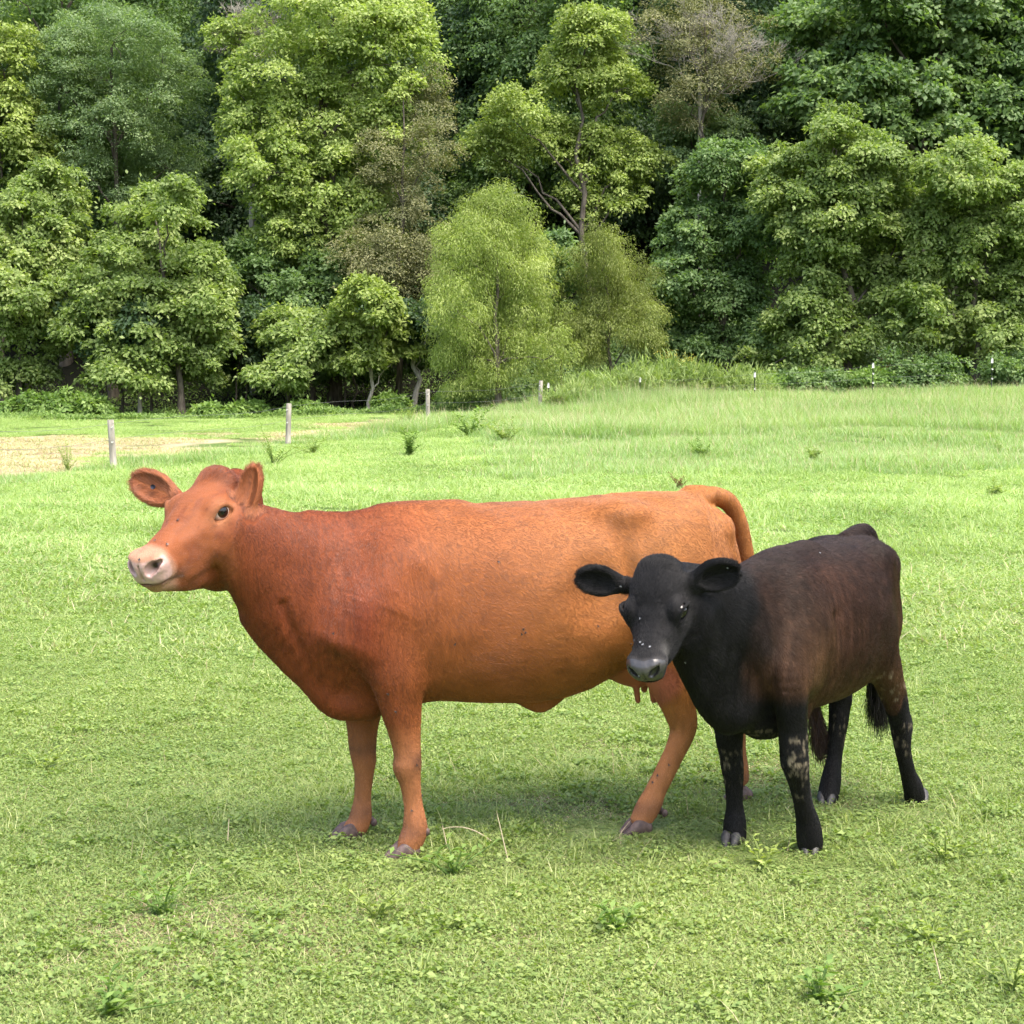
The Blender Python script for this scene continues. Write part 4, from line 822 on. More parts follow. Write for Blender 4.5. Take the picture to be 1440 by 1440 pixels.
def wood(base, lobes, PC, r, rs, nb=26, top=None):
    C = np.array([l[0] for l in lobes]); cx = C[:, :2].mean(0); top = C[:, 2].max() if top is None else top; zmin = min(l[0][2] - l[1][2] for l in lobes)
    parts = []; hs = np.linspace(0, 1, 9); ax = base + np.stack([(cx[0] - base[0]) * hs ** 1.5, (cx[1] - base[1]) * hs ** 1.5, (top - base[2]) * hs], 1); ax[1:-1, :2] += rs.randn(7, 2) * r * .8; ax[0, 2] -= .3
    rad = r * (1 - .82 * hs); rad[0] *= 1.45; parts.append(tube(ax, rad, 10, cap=False)); f = lambda z: np.array([np.interp(z, ax[:, 2], ax[:, i]) for i in range(3)])
    for c, rr in lobes: c = np.array(c); z0 = max(base[2] + .25 * (top - base[2]), c[2] - np.linalg.norm(c[:2] - cx) * .8 - 1.0); parts.append(limb(f(min(z0, top - .5)), c, r * .38, r * .12, rs, sag=.06))
    for p in PC[rs.choice(len(PC), min(nb, len(PC)), replace=False)]:
        q = C[np.argmin(((C - p) ** 2).sum(1))]; parts.append(limb(q, p, r * .10, r * .035, rs, 5, .05))
    return merge(parts)
def px_lobes(lobes, Y, rs, dep=.85, spread=.8):
    out = []
    for cx, cy, rx, ry in lobes: c = at(cx, cy, Y + spread * rs.randn()); s = c[1] / FPX; out.append((c, np.array([rx * s, max(rx, ry) * s * dep, ry * s])))
    return out
def tree(label, kind, Y, base, lobes, n=26000, leaf=.20, asp=.62, r=.16, name="tree", bark=None, cat="tree", group=None, seed=0, **kw):
    rs = np.random.RandomState(seed + 100); Lb = px_lobes(lobes, Y, rs); x = at(base[0], 560, Y)[0]; b = np.array([x, Y, float(gz(x, Y))])
    root = empty(name, tuple(b), label, cat, group); V, F, rn, PC = crown_mesh(Lb, int(n * 1.75 * LQ), leaf, asp, rs, **kw)
    mesh_np("crown", V - b, F, M_leaf[kind], root, attrs={"rnd": rn}); V, F = wood(b, Lb, PC, r, rs); mesh_np("trunk", V - b, F, bark or M_bark, root, smooth=True); return root
def build_front_trees():
    tree("pale yellow-green broadleaf tree with low spreading boughs, second from the left at the wood's edge", "pale", 71, (255, 575), [(215, 330, 58, 58), (160, 395, 58, 58), (268, 400, 58, 58), (135, 460, 48, 48), (215, 465, 78, 68), (288, 465, 42, 55), (180, 528, 60, 26), (262, 525, 55, 26), (240, 290, 30, 30)], 34000, seed=1)
    tree("broadleaf tree with yellowish tufts cut off by the photo's left edge", "pale", 73, (30, 580), [(75, 285, 40, 45), (20, 330, 50, 60), (80, 350, 45, 60), (20, 420, 60, 60), (62, 480, 58, 58), (20, 535, 50, 34), (-40, 400, 60, 90)], 32000, seed=2)
    tree("tall feathery blue-green locust tree at the upper left", "blue", 79, (160, 585), [(160, 60, 85, 45), (90, 125, 55, 55), (225, 125, 65, 55), (150, 185, 75, 45), (115, 240, 50, 35), (235, 235, 55, 40), (185, 285, 45, 35), (100, 70, 40, 40)], 34000, leaf=.14, asp=.45, seed=3, r=.22)
    tree("yellow-green tree top at the photo's left edge above the others", "yellow", 79, (5, 585), [(5, 100, 42, 60), (18, 190, 48, 55), (45, 250, 45, 40), (-40, 160, 50, 90)], 16000, seed=4)
    tree("biggest bright green tree, wide and tall above the red cow", "lime", 76, (470, 575), [(470, 30, 105, 60), (395, 105, 68, 58), (525, 95, 78, 70), (365, 165, 56, 50), (450, 180, 88, 68), (562, 185, 45, 58), (385, 240, 62, 50), (482, 260, 78, 58), (420, 310, 66, 50), (505, 325, 55, 55), (395, 375, 55, 45), (330, 60, 36, 34), (560, 40, 45, 50)], 60000, leaf=.18, seed=5, r=.30, pad=.58)
    tree("thin brownish olive tree wrapped in vines, right of the biggest bright tree", "olive", 74, (560, 575), [(590, 150, 42, 46), (605, 215, 32, 46), (545, 240, 44, 54), (565, 310, 54, 56), (520, 370, 52, 48), (590, 380, 40, 48), (560, 440, 48, 38)], 26000, leaf=.11, asp=.5, seed=6, ragged=.28, inner=.2)
    tree("low broadleaf tree with pale layered boughs left of the thin pale trunk", "pale", 71, (403, 575), [(405, 470, 45, 32), (440, 500, 48, 30), (392, 530, 40, 22), (468, 465, 30, 26)], 13000, r=.09, seed=7)
    tree("slender tree with a thin pale trunk and yellow-green leaf tufts", "yellow", 70.3, (519, 573), [(522, 425, 42, 26), (498, 468, 38, 22), (546, 465, 38, 26), (560, 500, 28, 18), (520, 505, 24, 14)], 11000, r=.10, bark=M_bark_pale, seed=8)
    tree("dark shaded tree filling the gap below the biggest bright tree", "mid", 75, (440, 572), [(350, 400, 48, 50), (335, 470, 45, 46), (420, 430, 50, 50), (330, 528, 38, 26), (490, 522, 58, 26), (595, 500, 38, 38), (480, 400, 45, 50)], 28000, seed=9)
    tree("rounded willow with fine bright yellow-green leaves left of the wooden corner post", "willow", 66, (700, 560), [(690, 312, 46, 42), (660, 360, 56, 56), (725, 368, 52, 56), (640, 425, 42, 56), (690, 440, 72, 66), (752, 435, 40, 56), (650, 500, 40, 44), (720, 508, 62, 44), (778, 500, 28, 38), (670, 540, 50, 24)], 62000, leaf=.13, asp=.22, strand=.55, pad=.5, seed=10, name="willow_tree", r=.14)
    tree("smaller olive willow right of the bright willow", "willow2", 68, (860, 560), [(850, 356, 36, 36), (826, 410, 42, 48), (878, 408, 44, 52), (850, 468, 60, 46), (900, 460, 34, 42), (815, 480, 30, 36)], 40000, leaf=.12, asp=.22, strand=.5, pad=.5, seed=11, name="willow_tree", r=.11)
    tree("small dark leafy tree squeezed between the two willows", "mid", 70, (788, 570), [(783, 355, 20, 28), (785, 400, 24, 35), (792, 445, 20, 30)], 5000, r=.06, seed=12)
    tree("tall yellow-green tree with separate leaf clouds above the willows", "yellow", 77, (832, 590), [(830, 58, 46, 44), (800, 118, 48, 38), (868, 128, 42, 42), (722, 168, 46, 32), (690, 208, 32, 22), (778, 200, 48, 32), (890, 228, 42, 32), (830, 218, 38, 36), (820, 288, 30, 28), (878, 272, 34, 26), (715, 225, 26, 20)], 26000, leaf=.17, seed=13, r=.2, pad=.5)
    tree("silvery blue-green tree below the grey dead branches", "blue", 79.5, (975, 590), [(960, 180, 48, 32), (1012, 208, 56, 36), (962, 240, 46, 28), (1052, 195, 46, 40)], 16000, leaf=.16, seed=14)
    tree("large-leaved green tree filling the upper right corner", "mid", 78, (1290, 580), [(1150, 58, 55, 55), (1230, 18, 80, 60), (1330, 48, 100, 80), (1182, 138, 75, 56), (1290, 158, 88, 68), (1402, 148, 66, 78), (1352, 228, 76, 48), (1435, 40, 46, 56), (1470, 220, 50, 80)], 40000, leaf=.27, asp=.75, seed=15, r=.3, pad=.66)
    tree("big broadleaf tree with many yellowish tufts right of the willows", "pale", 69, (1190, 565), [(1172, 208, 44, 46), (1228, 240, 56, 46), (1122, 268, 56, 56), (1200, 308, 76, 56), (1270, 328, 46, 56), (1130, 358, 56, 56), (1200, 408, 68, 56), (1250, 438, 46, 38), (1132, 445, 56, 44), (1185, 470, 55, 26), (1150, 500, 60, 24), (1090, 510, 50, 22)], 48000, seed=16, r=.2, leaf=.19)
    tree("broadleaf tree at the right edge overhanging the vine bank", "pale", 68, (1370, 560), [(1350, 250, 56, 46), (1422, 280, 46, 56), (1320, 322, 56, 46), (1390, 358, 66, 56), (1330, 400, 56, 46), (1412, 438, 46, 46), (1342, 455, 55, 32), (1432, 370, 36, 56), (1480, 350, 50, 90), (1410, 485, 50, 30), (1350, 490, 40, 22), (1290, 440, 40, 40)], 42000, seed=17, leaf=.19)
    tree("darker leafy tree between the olive willow and the big tufted tree", "mid", 71.5, (1020, 570), [(1022, 250, 56, 46), (980, 320, 46, 48), (1052, 330, 56, 56), (960, 400, 42, 56), (1022, 420, 56, 56), (1088, 480, 56, 28), (972, 468, 46, 36), (1040, 486, 46, 26), (985, 495, 60, 22)], 36000, seed=18, leaf=.18)
    for i, (px, Y, r, h, bk, lab) in enumerate([(148, 72, .05, 105, M_bark, "thin leaning dark trunk, leftmost of the saplings under the pale tree"), (170, 72.5, .07, 110, M_bark, "thin dark trunk beside the leftmost sapling"), (197, 71, .10, 95, M_bark_pale, "sturdier grey trunk leaning left under the pale tree"), (212, 73, .07, 110, M_bark, "straight thin trunk just right of the leaning grey trunk"),
            (330, 73, .05, 110, M_bark, "thin sapling trunk in the dark gap left of the low layered tree"), (345, 74, .05, 115, M_bark, "thin sapling trunk just left of the low layered tree"), (487, 73, .06, 110, M_bark, "leaning dark trunk left of the thin pale trunk"), (500, 74, .07, 110, M_bark, "straight dark trunk just left of the thin pale trunk"), (581, 72, .16, 105, M_bark_pale, "thick pale trunk left of the bright willow"), (612, 74, .08, 110, M_bark, "dark trunk at the left foot of the bright willow")]):
        rs = np.random.RandomState(300 + i); lean = rs.randn() * 12
        tree(lab, "dark", Y, (px, 575), [(px + lean, 480, 30, 26), (px + lean * 1.4 - 18, 450, 26, 22), (px + lean * 1.4 + 16, 455, 26, 24)], 3500, r=r, bark=bk, name="sapling", seed=400 + i, group="saplings under the edge of the wood")
def dead_tree(label, px, py_top, py_fork, Y, spread, seed, rs=None):
    rs = np.random.RandomState(seed); a = at(px, py_fork, Y); x = a[0]; b = np.array([x, Y, float(gz(x, Y))]); root = empty("dead_tree", tuple(b), label, "tree"); H = at(px, py_top, Y)[2] - a[2]
    tk = tube(np.array([b - [0, 0, .3], (a + b) / 2 + rs.randn(3) * .1, a]), [.2, .15, .11], 8, cap=False); mesh_np("trunk", tk[0] - b, tk[1], M_dead, root, smooth=True); parts = []
    def grow(p, d, L, r, k):
        q = p + d * L; m = (p + q) / 2 + rs.randn(3) * L * .05; parts.append(tube(np.array([p, m, q]), [r, r * .85, r * .65], 5, cap=False))
        if k == 0: return
        for _ in range(3 if k > 1 else 4):
            e = d + rs.randn(3) * .55; e[2] = abs(e[2]) * .8 + .1; e /= np.linalg.norm(e); grow(m + (q - m) * rs.rand() if _ else q, e, L * (.62 + .2 * rs.rand()), max(r * .55, .006), k - 1)
    for _ in range(7):
        d = np.array([rs.randn() * spread, rs.randn() * spread, 1.0]); d /= np.linalg.norm(d); grow(a - np.array([0, 0, rs.rand() * 1.0]), d, H * .36, .05, 5)
    V, F = merge(parts); mesh_np("branches", V - b, F, M_dead, root)
M_dead = bark_mat("dead_wood", (.22, .20, .17), (.42, .39, .34))
def build_dead():
    tree("sparse grey-green tree whose thin foliage mixes with the bare twigs at the top", "olive", 77.3, (985, 590), [(945, 45, 42, 48), (1005, 25, 50, 40), (985, 105, 60, 38), (1045, 85, 42, 42), (975, 150, 50, 28)], 12000, leaf=.12, asp=.45, seed=41, ragged=.3)
    dead_tree("bare grey dead tree with fine twigs at the top right of centre", 985, -10, 135, 77.5, .6, 5)
    dead_tree("bare grey dead branches at the top left of centre", 352, -10, 75, 78.8, .8, 9)
def build_back_trees():
    rs = np.random.RandomState(9); V5 = []
    for i in range(6):
        k = ("dark", "dark", "mid", "dark", "blue", "mid")[i]; L = []; H = 14 + 3 * rs.rand()
        for j in range(9): a = rs.rand() * 6.28; t = (j + .5) / 9; L.append((np.array([2.2 * math.cos(a) * (1 - .5 * t), 2.2 * math.sin(a) * (1 - .5 * t), H * (.14 + .78 * t)]), np.array([2.2, 2.2, 1.9]) * (1.2 - .45 * t)))
        V, F, rn, PC = crown_mesh(L, int(52000 * LQ), .18, .62, rs, pad=.62); W = wood(np.zeros(3), L, PC, .22, rs, 16)
        root = bpy.data.objects.new("woodland_tree", None); c = mesh_np("crown", V, F, M_leaf[k], root, attrs={"rnd": rn}, link=False); t = mesh_np("trunk", W[0], W[1], M_bark, root, smooth=True, link=False); V5.append((root, c, t, k))
    cols = ["the far left edge", "the left edge tree", "the pale spreading tree", "the feathery locust", "the biggest bright tree", "the vine-wrapped tree", "the bright willow", "the cloud-like yellow tree", "the dead twigs", "the big tufted tree", "the large-leaved tree", "the right edge tree", "the far right edge"]
    ux = [-.42, -.33, -.25, -.17, -.10, -.045, .0, .05, .115, .19, .25, .32, .41]; rows = [(84.5, "at the foot of the slope"), (91, "low on the slope"), (100, "halfway up the slope"), (112, "high on the slope"), (126, "near the top of the slope")]
    cw = {"dark": "dark green", "mid": "mid green", "blue": "blue-green"}
    for ri, (Y, rw) in enumerate(rows):
        for ci, u in enumerate(ux):
            root, c, t, k = V5[rs.randint(6)]; y = Y + rs.randn() * 2; x = (u + rs.randn() * .012) * y; z = float(gz(x, y)) - .2; s = 1.0 + .3 * rs.rand()
            r = root.copy(); COL.objects.link(r); r.location = (x, y, z); r.rotation_euler = (0, 0, rs.rand() * 6.28); r.scale = (s, s, s * (1 + .15 * rs.rand())); tag(r, f"{cw[k]} woodland tree {rw}, behind {cols[ci]}", "tree", "woodland trees covering the slope")
            for q in (c, t): d = q.copy(); COL.objects.link(d); d.parent = r
# ================================================================== fence, bushes, weeds, bank
def build_fence():
    M_post = bark_mat("weathered_post", (.20, .18, .15), (.42, .39, .34)); M_steel = simple_mat("green_steel", (.02, .03, .022), (.05, .06, .045), 30, .6); M_ins = simple_mat("white_insulator", (.45, .45, .43), (.6, .6, .57), 30, .5)
    wl = ["grey wooden post nearest the cow's head, leftmost of the fence", "grey wooden post above the red cow's neck", "grey wooden post between the bright willow and the thin pale trunk", "brownish wooden corner post in front of the bright willow"]; tops = []
    for i, (px, pt, pb) in enumerate([(160, 590, 660), (405, 567, 627), (602, 547, 597), (759, 535, 583)]):
        b = ghit(px, pb); h = at(px, pt, b[1])[2] - b[2]; root = empty("fence_post", tuple(b), wl[i], "fence post", "wooden posts of the wire fence"); rs = np.random.RandomState(i); ln = rs.randn(2) * .02
        if i == 0: ln = np.array([-.05, 0])
        zz = np.array([-.2, h * .3, h * .7, h - .015, h]); P = np.stack([ln[0] * zz, ln[1] * zz, zz], 1); V, F = tube(P, [.078, .075, .073, .072, .060], 12); mesh_np("pole", V, F, M_post, root, smooth=False)
        for hz in (.55, .85): v, f = tube([(-.0, -.07, h * hz), (.0, -.11, h * hz)], .022, 8); mesh_np("insulator", v, f, M_ins, root)
        tops.append(b + [0, 0, h])
    tl = ["steel post with a white cap beside the brown wooden corner post", "steel post with a white cap among the tall weeds and goldenrod", "steel post with a white cap before the dark tree, third from the right", "steel post with a white cap before the vine bank, second from the right", "steel post with white cap and insulators at the far right"]
    for i, (px, pt, pb) in enumerate([(771, 538, 578), (900, 530, 566), (1061, 523, 566), (1227, 510, 557), (1394, 503, 554)]):
        b = ghit(px, pb) if i else FP[3] + np.array([.5, 2.5, 0]); 
        if i == 0: b = np.array([at(771, 560, FP[3][1] + 2.5)[0], FP[3][1] + 2.5, 0]); b[2] = gz(b[0], b[1])
        if b[1] > 64: b = np.array([at(px, 560, 62)[0], 62, 0]); b[2] = gz(b[0], b[1])
        h = at(px, pt, b[1])[2] - b[2]; root = empty("steel_post", tuple(b), tl[i], "fence post", "steel posts of the wire fence")
        a = merge([tube([(0, 0, -.2), (0, 0, h - .12)], .022, 4), tube([(0, -.025, -.2), (0, -.025, h - .14)], .012, 4)]); mesh_np("post", *a, M_steel, root)
        v, f = tube([(0, 0, h - .20), (0, 0, h - .05), (0, 0, h)], [.042, .042, .028], 8); mesh_np("cap", v, f, M_ins, root)
        for hz in ((.45, .70) if i > 2 else (.1, .45)): v, f = tube([(0, -.02, h * hz), (0, -.10, h * hz)], .035, 8); mesh_np("insulator", v, f, M_ins, root)
        tops.append(b + [0, 0, h])
    M_wire = simple_mat("fence_wire", (.10, .10, .10), (.18, .18, .18), 20, .4)
    for k, (fr_, lb) in enumerate([(.92, "upper thin electric wire strung between all the fence posts"), (.60, "lower thin electric wire strung between all the fence posts")]):
        pts = []; first = tops[0] + (tops[0] - tops[1]) * 1.0; first[2] = float(gz(first[0], first[1])) + 1.1; seq = [first] + tops
        for p, q in zip(seq[:-1], seq[1:]):
            for t in np.linspace(0, 1, 6, endpoint=False):
                m = p + (q - p) * t; g = float(gz(m[0], m[1])); hp = (p[2] - float(gz(*p[:2]))) * (1 - t) + (q[2] - float(gz(*q[:2]))) * t; pts.append((m[0], m[1] - .09, g + hp * fr_ - .06 * math.sin(t * math.pi)))
        V, F = tube(pts, .0032, 4); tag(mesh_np("fence_wire", V, F, M_wire), lb, "wire")
def bush(label, px, py, rx, ry, Y, kind, n, leaf=.14, seed=0, name="bush", cat="bush", asp=.6, group=None, upw=0.0):
    rs = np.random.RandomState(seed); x = at(px, py, Y)[0]; g = float(gz(x, Y)); s = Y / FPX; b = np.array([x, Y, g]); root = empty(name, tuple(b), label, cat, group); R = rx * s; H = 2 * ry * s
    L = [(b + [R * q * .6, rs.randn() * .2, H * (.35 + .25 * rs.rand())], np.array([R * .55, R * .5, H * .45])) for q in (-.9, -.3, .3, .9)]; V, F, rn, PC = crown_mesh(L, int(n * LQ), leaf, asp, rs, pad=.30, inner=.3, upw=upw); 
    if upw:      # loose weeds: uneven height along the clump, sprays standing out of it
        q = np.repeat(V.reshape(-1, 4, 3)[:, 0], 4, 0); V[:, 2] = g + (V[:, 2] - g) * (.75 + .45 * vnoise(q * np.array([1, 1, .02]), 1.6, seed % 9) + .30 * vnoise(q * np.array([1, 1, .02]), 5.0, seed % 7)); V[:, :2] += (np.repeat(rs.randn(len(V) // 4, 2), 4, 0) * np.array([.22, .15]))
    V[:, 2] = np.maximum(V[:, 2], g + .02)
    mesh_np("foliage", V - b, F, M_leaf[kind], root, attrs={"rnd": rn}); parts = [limb(b + [rs.randn() * .1, rs.randn() * .1, -.1], PC[i], .02, .006, rs, 5) for i in rs.choice(len(PC), 8)]; V, F = merge(parts); mesh_np("stem", V - b, F, M_bark, root)
def build_bushes():
    for i, (px, py, rx, ry, lab) in enumerate([(45, 575, 34, 18, "leafy green bush at the left foot of the wood"), (95, 570, 34, 20, "leafy green bush right of the leftmost one at the wood's foot"), (130, 575, 22, 16, "smaller leafy bush left of the thin sapling trunks"), (300, 580, 26, 10, "low bush under the pale tree's right side"), (345, 578, 22, 11, "low bush left of the low layered tree"), (430, 578, 30, 9, "low bush right of the second wooden post's top"), (548, 560, 22, 13, "low bush right of the thin pale trunk"), (640, 565, 26, 13, "low bush at the left foot of the bright willow")]):
        bush(lab, px, py, rx, ry, 69.5 - .2 * (i % 3), "weed", 3200, .2, 500 + i, group="bushes along the foot of the wood")
    for i, (px, py, rx, ry, Y, kd, lab) in enumerate([(800, 553, 30, 20, 61, "tallweed", "loose light green weeds just right of the wooden corner post"), (842, 541, 38, 28, 62, "tallweed", "tall light green weed clump below the small dark tree"), (888, 531, 42, 34, 63, "tallweed", "tallest light green weed clump, below the olive willow"), (938, 525, 44, 36, 63.8, "tallweed", "light green weed clump left of the goldenrod"), (992, 530, 46, 28, 64, "tallweed", "light green weed clump right of the goldenrod"), (1040, 538, 42, 20, 64, "tallweed", "low light green weeds at the third steel post from the right"), (1080, 530, 46, 20, 66, "weed", "leafy mound behind the third steel post from the right"),
            (1110, 508, 34, 22, 67, "mid", "dark bush under the big tufted tree"), (1150, 535, 50, 20, 66, "mid", "vine covered mound left of the second steel post from the right"), (1300, 530, 60, 26, 66, "mid", "vine covered mound between the two rightmost steel posts"), (1235, 540, 40, 16, 65.5, "weed", "low vines at the second steel post from the right"), (1420, 540, 40, 26, 66, "mid", "dark vine mound right of the last steel post"), (1275, 495, 44, 22, 67.5, "rust", "brown dry brush in the hollow above the vine bank"), (1000, 505, 14, 16, 64.8, "rust", "rusty dry weed beside the goldenrod")]):
        bush(lab, px, py, rx, ry, Y, kd, 5200 if rx > 20 else 1500, (.34 if i < 6 else .15) if kd != "rust" else .09, 520 + i, asp=.11 if i < 6 else .6, upw=1.8 if i < 6 else 0)
    for i, (px, py, lab) in enumerate([(938, 502, "yellow goldenrod head, left of the pair by the olive willow"), (968, 508, "yellow goldenrod head, middle one by the olive willow"), (950, 520, "low yellow goldenrod under the other two")]):
        rs = np.random.RandomState(560 + i); Y = 63.6; p = at(px, py, Y); b = np.array([p[0], Y, float(gz(p[0], Y))]); root = empty("goldenrod", tuple(b), lab, "wildflower", "goldenrod by the olive willow"); H = p[2] - b[2] + .15
        v, f = merge([tube(np.array([[rs.randn() * .1, rs.randn() * .1, 0], [rs.randn() * .15, 0, H * .5], [rs.randn() * .25, rs.randn() * .1, H]]), .012, 4, cap=False) for _ in range(7)]); mesh_np("stem", v, f, M_leaf["weed"], root, attrs={"rnd": rs.rand(len(v))})
        n = 110; P = np.stack([rs.randn(n) * .25, rs.randn(n) * .12, H - .05 + rs.randn(n) * .10], 1); v, f = leaves(P, rs.randn(n, 3), rs.randn(n, 3), .05, .035); o_ = mesh_np("blossom", v, f, M_leaf["gold"], root, attrs={"rnd": np.repeat(rs.rand(n), 4)}); tag(o_, kind="stuff")
        n = 500; P = np.stack([rs.randn(n) * .22, rs.randn(n) * .14, H * rs.rand(n) * .9], 1); v, f = leaves(P, rs.randn(n, 3) + [0, 0, 1], rs.randn(n, 3), .10, .025); mesh_np("foliage", v, f, M_leaf["weed"], root, attrs={"rnd": np.repeat(rs.rand(n), 4)})
    # ground cover of vines on the bank and weeds under the trees
    rs = np.random.RandomState(71); n = int(150000 * LQ); u = -.02 + .40 * rs.rand(n); y = np.interp(u, [-.02, .4], [67, 63.6]) + 12 * rs.rand(n) ** 1.4; x = u * y; P = np.stack([x, y, gz(x, y)], 1); hh = .30 + .25 * vnoise(P, .8, 5) + .2 * vnoise(P, 2.1, 6); P[:, 2] += np.clip(hh, .02, 1) * rs.rand(n) ** .5
    v, f = leaves(P, rs.randn(n, 3) * .5 + [0, -.5, .8], rs.randn(n, 3) + [0, 0, -.4], .16 * (.6 + .8 * rs.rand(n)), .11); tag(mesh_np("bank_vines", v, f, M_leaf["mid"], attrs={"rnd": np.repeat(rs.rand(n), 4)}), "mat of green vines and weeds over the bank at the right", "ground cover", kind="stuff")
    n = int(50000 * LQ); u = -.40 + .42 * rs.rand(n); y = 66.5 + 14 * rs.rand(n) ** 1.8; x = u * y; P = np.stack([x, y, gz(x, y)], 1); hh = .22 + .2 * vnoise(P, .7, 15) + .12 * vnoise(P, 2.3, 16); P[:, 2] += np.clip(hh, .03, 1) * rs.rand(n) ** .6
    v, f = leaves(P, rs.randn(n, 3) * .6 + [0, -.4, .8], rs.randn(n, 3) + [0, 0, .5], .16 * (.6 + .8 * rs.rand(n)), .06); tag(mesh_np("edge_weeds", v, f, M_leaf["weed"], attrs={"rnd": np.repeat(rs.rand(n), 4)}), "strip of green weeds along the foot of the wood at the left", "ground cover", kind="stuff")
def stem_plant(label, px, pb, hpx, kind, seed, leaf=.09, asp=.35, nst=5, nl=34, spread=.25, name="weed_plant", cat="weed", group=None):
    rs = np.random.RandomState(seed); b = ghit(px, pb); H = hpx * b[1] / FPX; root = empty(name, tuple(b), label, cat, group); parts = []; Pl, Nl, Al = [], [], []
    for _ in range(nst):
        d = rs.randn(2) * spread * H; h = H * (.3 + .7 * rs.rand()); c = np.array([[0, 0, -.02], [d[0] * .35, d[1] * .35, h * .5], [d[0], d[1], h]]); parts.append(tube(c, [.004 + H * .006, .003 + H * .004, .002], 5, cap=False))
        for j in range(nl):
            t = (j + 1) / nl; q = c[0] + (c[2] - c[0]) * t; q = q + (c[1] - (c[0] + c[2]) / 2) * 4 * t * (1 - t); a = j * 2.4 + rs.rand(); Pl.append(q); Al.append([math.cos(a), math.sin(a), .35 + .3 * rs.randn()]); Nl.append([-.35 * math.cos(a) + .2 * rs.randn(), -.35 * math.sin(a) + .2 * rs.randn(), 1])
    V, F = merge(parts); mesh_np("stem", V, F, M_leaf[kind], root, attrs={"rnd": rs.rand(len(V)) * .5}); n = len(Pl); V, F = leaves(np.array(Pl), np.array(Nl), np.array(Al), leaf * (.5 + .8 * rs.rand(n)), leaf * asp)
    mesh_np("foliage", V, F, M_leaf[kind], root, attrs={"rnd": np.repeat(rs.rand(n), 4)}); return root
def build_weeds():
    for i, (px, pb, h, kd, lf, lab) in enumerate([(575, 642, 40, "weed", .13, "dark drooping weed above the cow's back, left of the broad-leaved one"), (662, 617, 48, "weed", .16, "broad-leaved weed standing above the middle of the cow's back"), (712, 624, 42, "tallweed", .13, "pale upright weed right of the broad-leaved one"), (385, 655, 62, "tallweed", .10, "tall feathery weed right behind the cow's head"), (575, 600, 34, "tallweed", .12, "tall weed at the hay strip left of the third wooden post"),
            (983, 645, 32, "weed", .10, "bushy dark green weed above the calf's back"), (1145, 652, 26, "tallweed", .10, "low bushy green weed right of the dark green bushy one"), (1408, 640, 34, "tallweed", .08, "thin branching weed at the right edge of the field"), (440, 640, 30, "tallweed", .09, "thin weed behind the red cow's shoulder"), (955, 690, 26, "rust", .05, "thin dry brown stalk just above the cow's rump"), (1395, 700, 28, "tallweed", .08, "dark green tuft near the right edge of the field"), (95, 665, 46, "tallweed", .07, "thin feathery weed at the left edge of the hay strip"), (1180, 560, 30, "tallweed", .10, "thin weed at the field edge before the vine bank")]):
        stem_plant(lab, px, pb, h, kd, 600 + i, lf, .34 if i != 1 else .45, 9 if i != 7 else 4, 34, .38)
    for i, (px, pb, h, kd, lab) in enumerate([(640, 1235, 62, "weed", "coarse green grass tuft right of the cow's near front hoof"), (530, 1300, 50, "yellow", "pale yellow-green weed below the cow's front hooves"), (1310, 1330, 70, "yellow", "leafy yellow-green weed in the lower right of the pasture"), (1330, 1215, 60, "yellow", "pale yellowish weed right of the calf's hind hoof"), (1150, 1420, 60, "weed", "green broad-leaved weed at the bottom edge, right half"), (230, 1290, 60, "weed", "stiff green weed in the lower left of the pasture"), (870, 1320, 46, "weed", "small bright green weed below the calf"), (1072, 1222, 40, "yellow", "small pale weed between the calf's front hooves"), (150, 1440, 60, "weed", "grassy weed at the bottom left"), (60, 1085, 34, "yellow", "small yellow-topped weed at the far left of the pasture"), (1425, 1400, 90, "yellow", "yellow-green weed cut off at the lower right edge")]):
        stem_plant(lab, px, pb, h, kd, 650 + i, .045 if kd == "weed" else .035, .4, 7, 9, .55)
    rs = np.random.RandomState(33)
    for i, (px, pb, tx, ty, bend, lab) in enumerate([(700, 1195, 622, 1166, .07, "long arching dry stalk right of the cow's near front hoof"), (715, 1215, 698, 1140, .0, "straight dry stalk beside the arching one"), (630, 1200, 622, 1160, .0, "short pale stalk by the cow's near front hoof"), (320, 1190, 322, 1150, 0, "single straight pale grass stalk left of the cow's front feet"), (240, 1330, 235, 1300, 0, "pale broken stalk in the lower left pasture"), (1325, 1390, 1312, 1330, 0, "thin straight pale stalk at the lower right")]):
        b = ghit(px, pb); t = at(tx, ty, b[1] + .03); m = (b + t) / 2 + np.array([0, 0, bend]); k = np.linspace(0, 1, 9)[:, None]; c = (1 - k) ** 2 * b + 2 * k * (1 - k) * m + k ** 2 * t; V, F = tube(c - b, np.linspace(.0030, .0014, 9), 5); o = mesh_np("dry_stalk", V, F, M_dry, attrs={"rnd": np.full(len(V), .8)}); o.location = b; tag(o, lab, "grass stalk")
def fly_mesh(sc=1.0):
    V, F = merge([tube([(-.0035 * sc, 0, .001), (-.001 * sc, 0, .0022 * sc), (.0025 * sc, 0, .0018 * sc), (.0038 * sc, 0, .0012 * sc)], [.0004 * sc, .0016 * sc, .0013 * sc, .0004 * sc], 8)]); return V, F
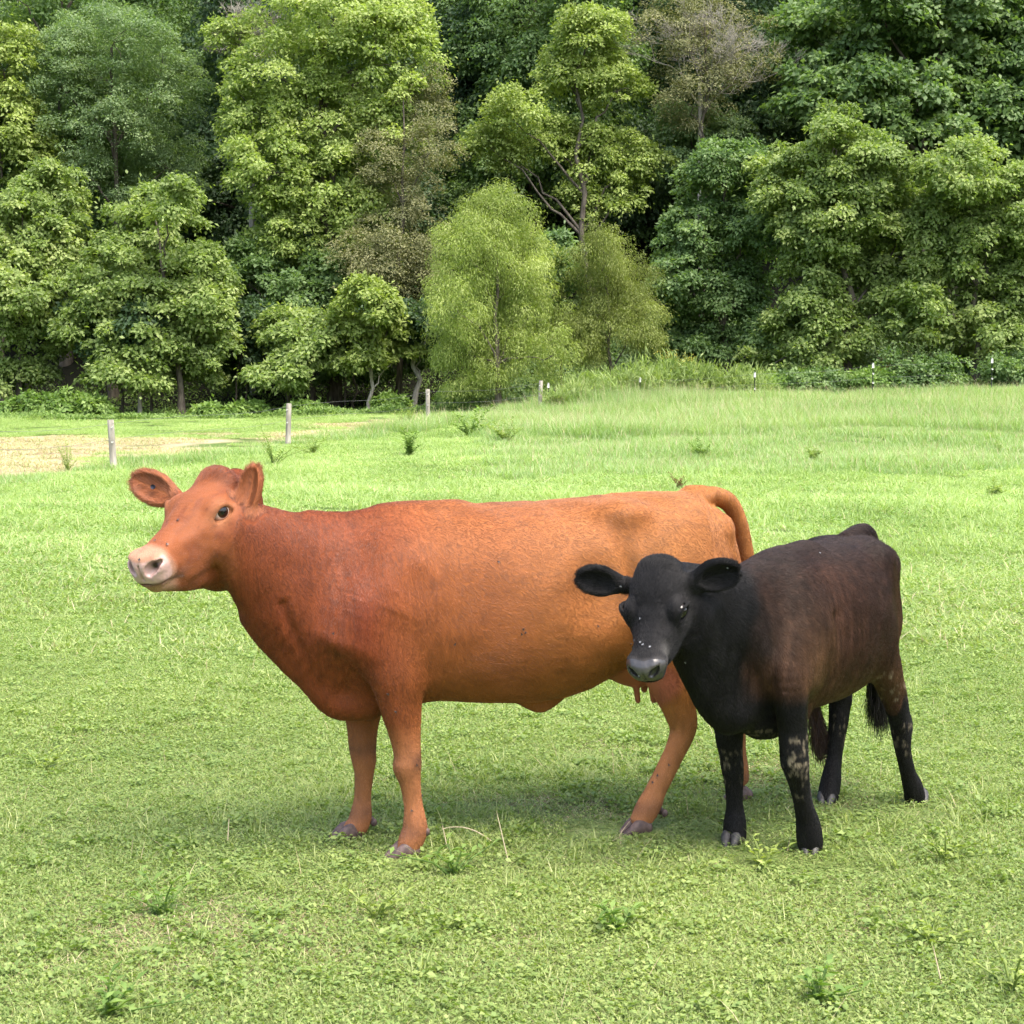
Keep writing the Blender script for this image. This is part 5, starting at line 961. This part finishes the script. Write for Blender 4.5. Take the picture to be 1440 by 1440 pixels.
def build_flies(cow, cfr, calf, kfr):
    Mf = simple_mat("fly_body", (.004, .004, .005), (.015, .015, .02), 400, .3); Mw = simple_mat("fly_wing", (.28, .29, .31), (.45, .46, .48), 300, .2); Mwd = simple_mat("fly_wing_dark", (.03, .03, .035), (.08, .08, .09), 300, .3); protos = {}; dg = bpy.context.evaluated_depsgraph_get(); 
    spots = [(x, y, 0) for x, y in ((197, 787), (209, 761), (219, 761), (234, 766), (186, 768), (216, 716), (217, 723), (700, 790), (640, 905), (556, 1000), (545, 975), (585, 1075), (580, 1140), (592, 1118), (925, 1090), (940, 1075), (918, 1100), (250, 733), (736, 884), (738, 890), (733, 891), (470, 890), (840, 880))] + [(x, y, 1) for x, y in ((902, 870), (886, 905), (893, 902), (901, 905), (905, 908), (914, 909), (873, 823), (1022, 797), (965, 930), (899, 948), (888, 909), (1153, 779))]
    for px, py, who in spots:
        d = Vector(ray(px, py)).normalized(); hit, loc, nor, _, ob, _ = scene.ray_cast(dg, Vector((0, 0, CAMH)), d)
        if not hit or ob is None or ob.parent not in (cow, calf): continue
        if who not in protos:
            root = empty("fly", (0, 0, 0), "", ""); v, f = fly_mesh(); mesh_np("body", v, f, Mf, root, smooth=True)
            for s in (1, -1): mesh_np("wing", [(.001, s * .0006, .0028), (-.002, s * .0032, .0030), (-.0058, s * .0030, .0026), (-.0050, s * .0008, .0024)], [(0, 1, 2, 3)], (Mwd, Mw)[who], root)
            protos[who] = root; r = root
        else:
            proto = protos[who]; r = proto.copy(); COL.objects.link(r)
            for ch in list(proto.children): c = ch.copy(); COL.objects.link(c); c.parent = r
        r.location = loc + nor * .003; r.rotation_euler = (nor.to_track_quat('Z', 'Y').to_matrix() @ Matrix.Rotation(px * 1.7, 3, 'Z')).to_euler(); r.scale = (1.2,) * 3 if who == 0 else (1.0,) * 3
        tag(r, "small dark fly sitting on the red cow's coat" if who == 0 else "small fly with pale wings sitting on the black calf", "fly", "flies on the cow" if who == 0 else "flies on the calf")
build_front_trees()
build_dead()
build_back_trees()
build_fence()
build_bushes()
build_weeds()
COW, CFR = build_cow()
CALF, KFR = build_calf()
build_flies(COW, CFR, CALF, KFR)
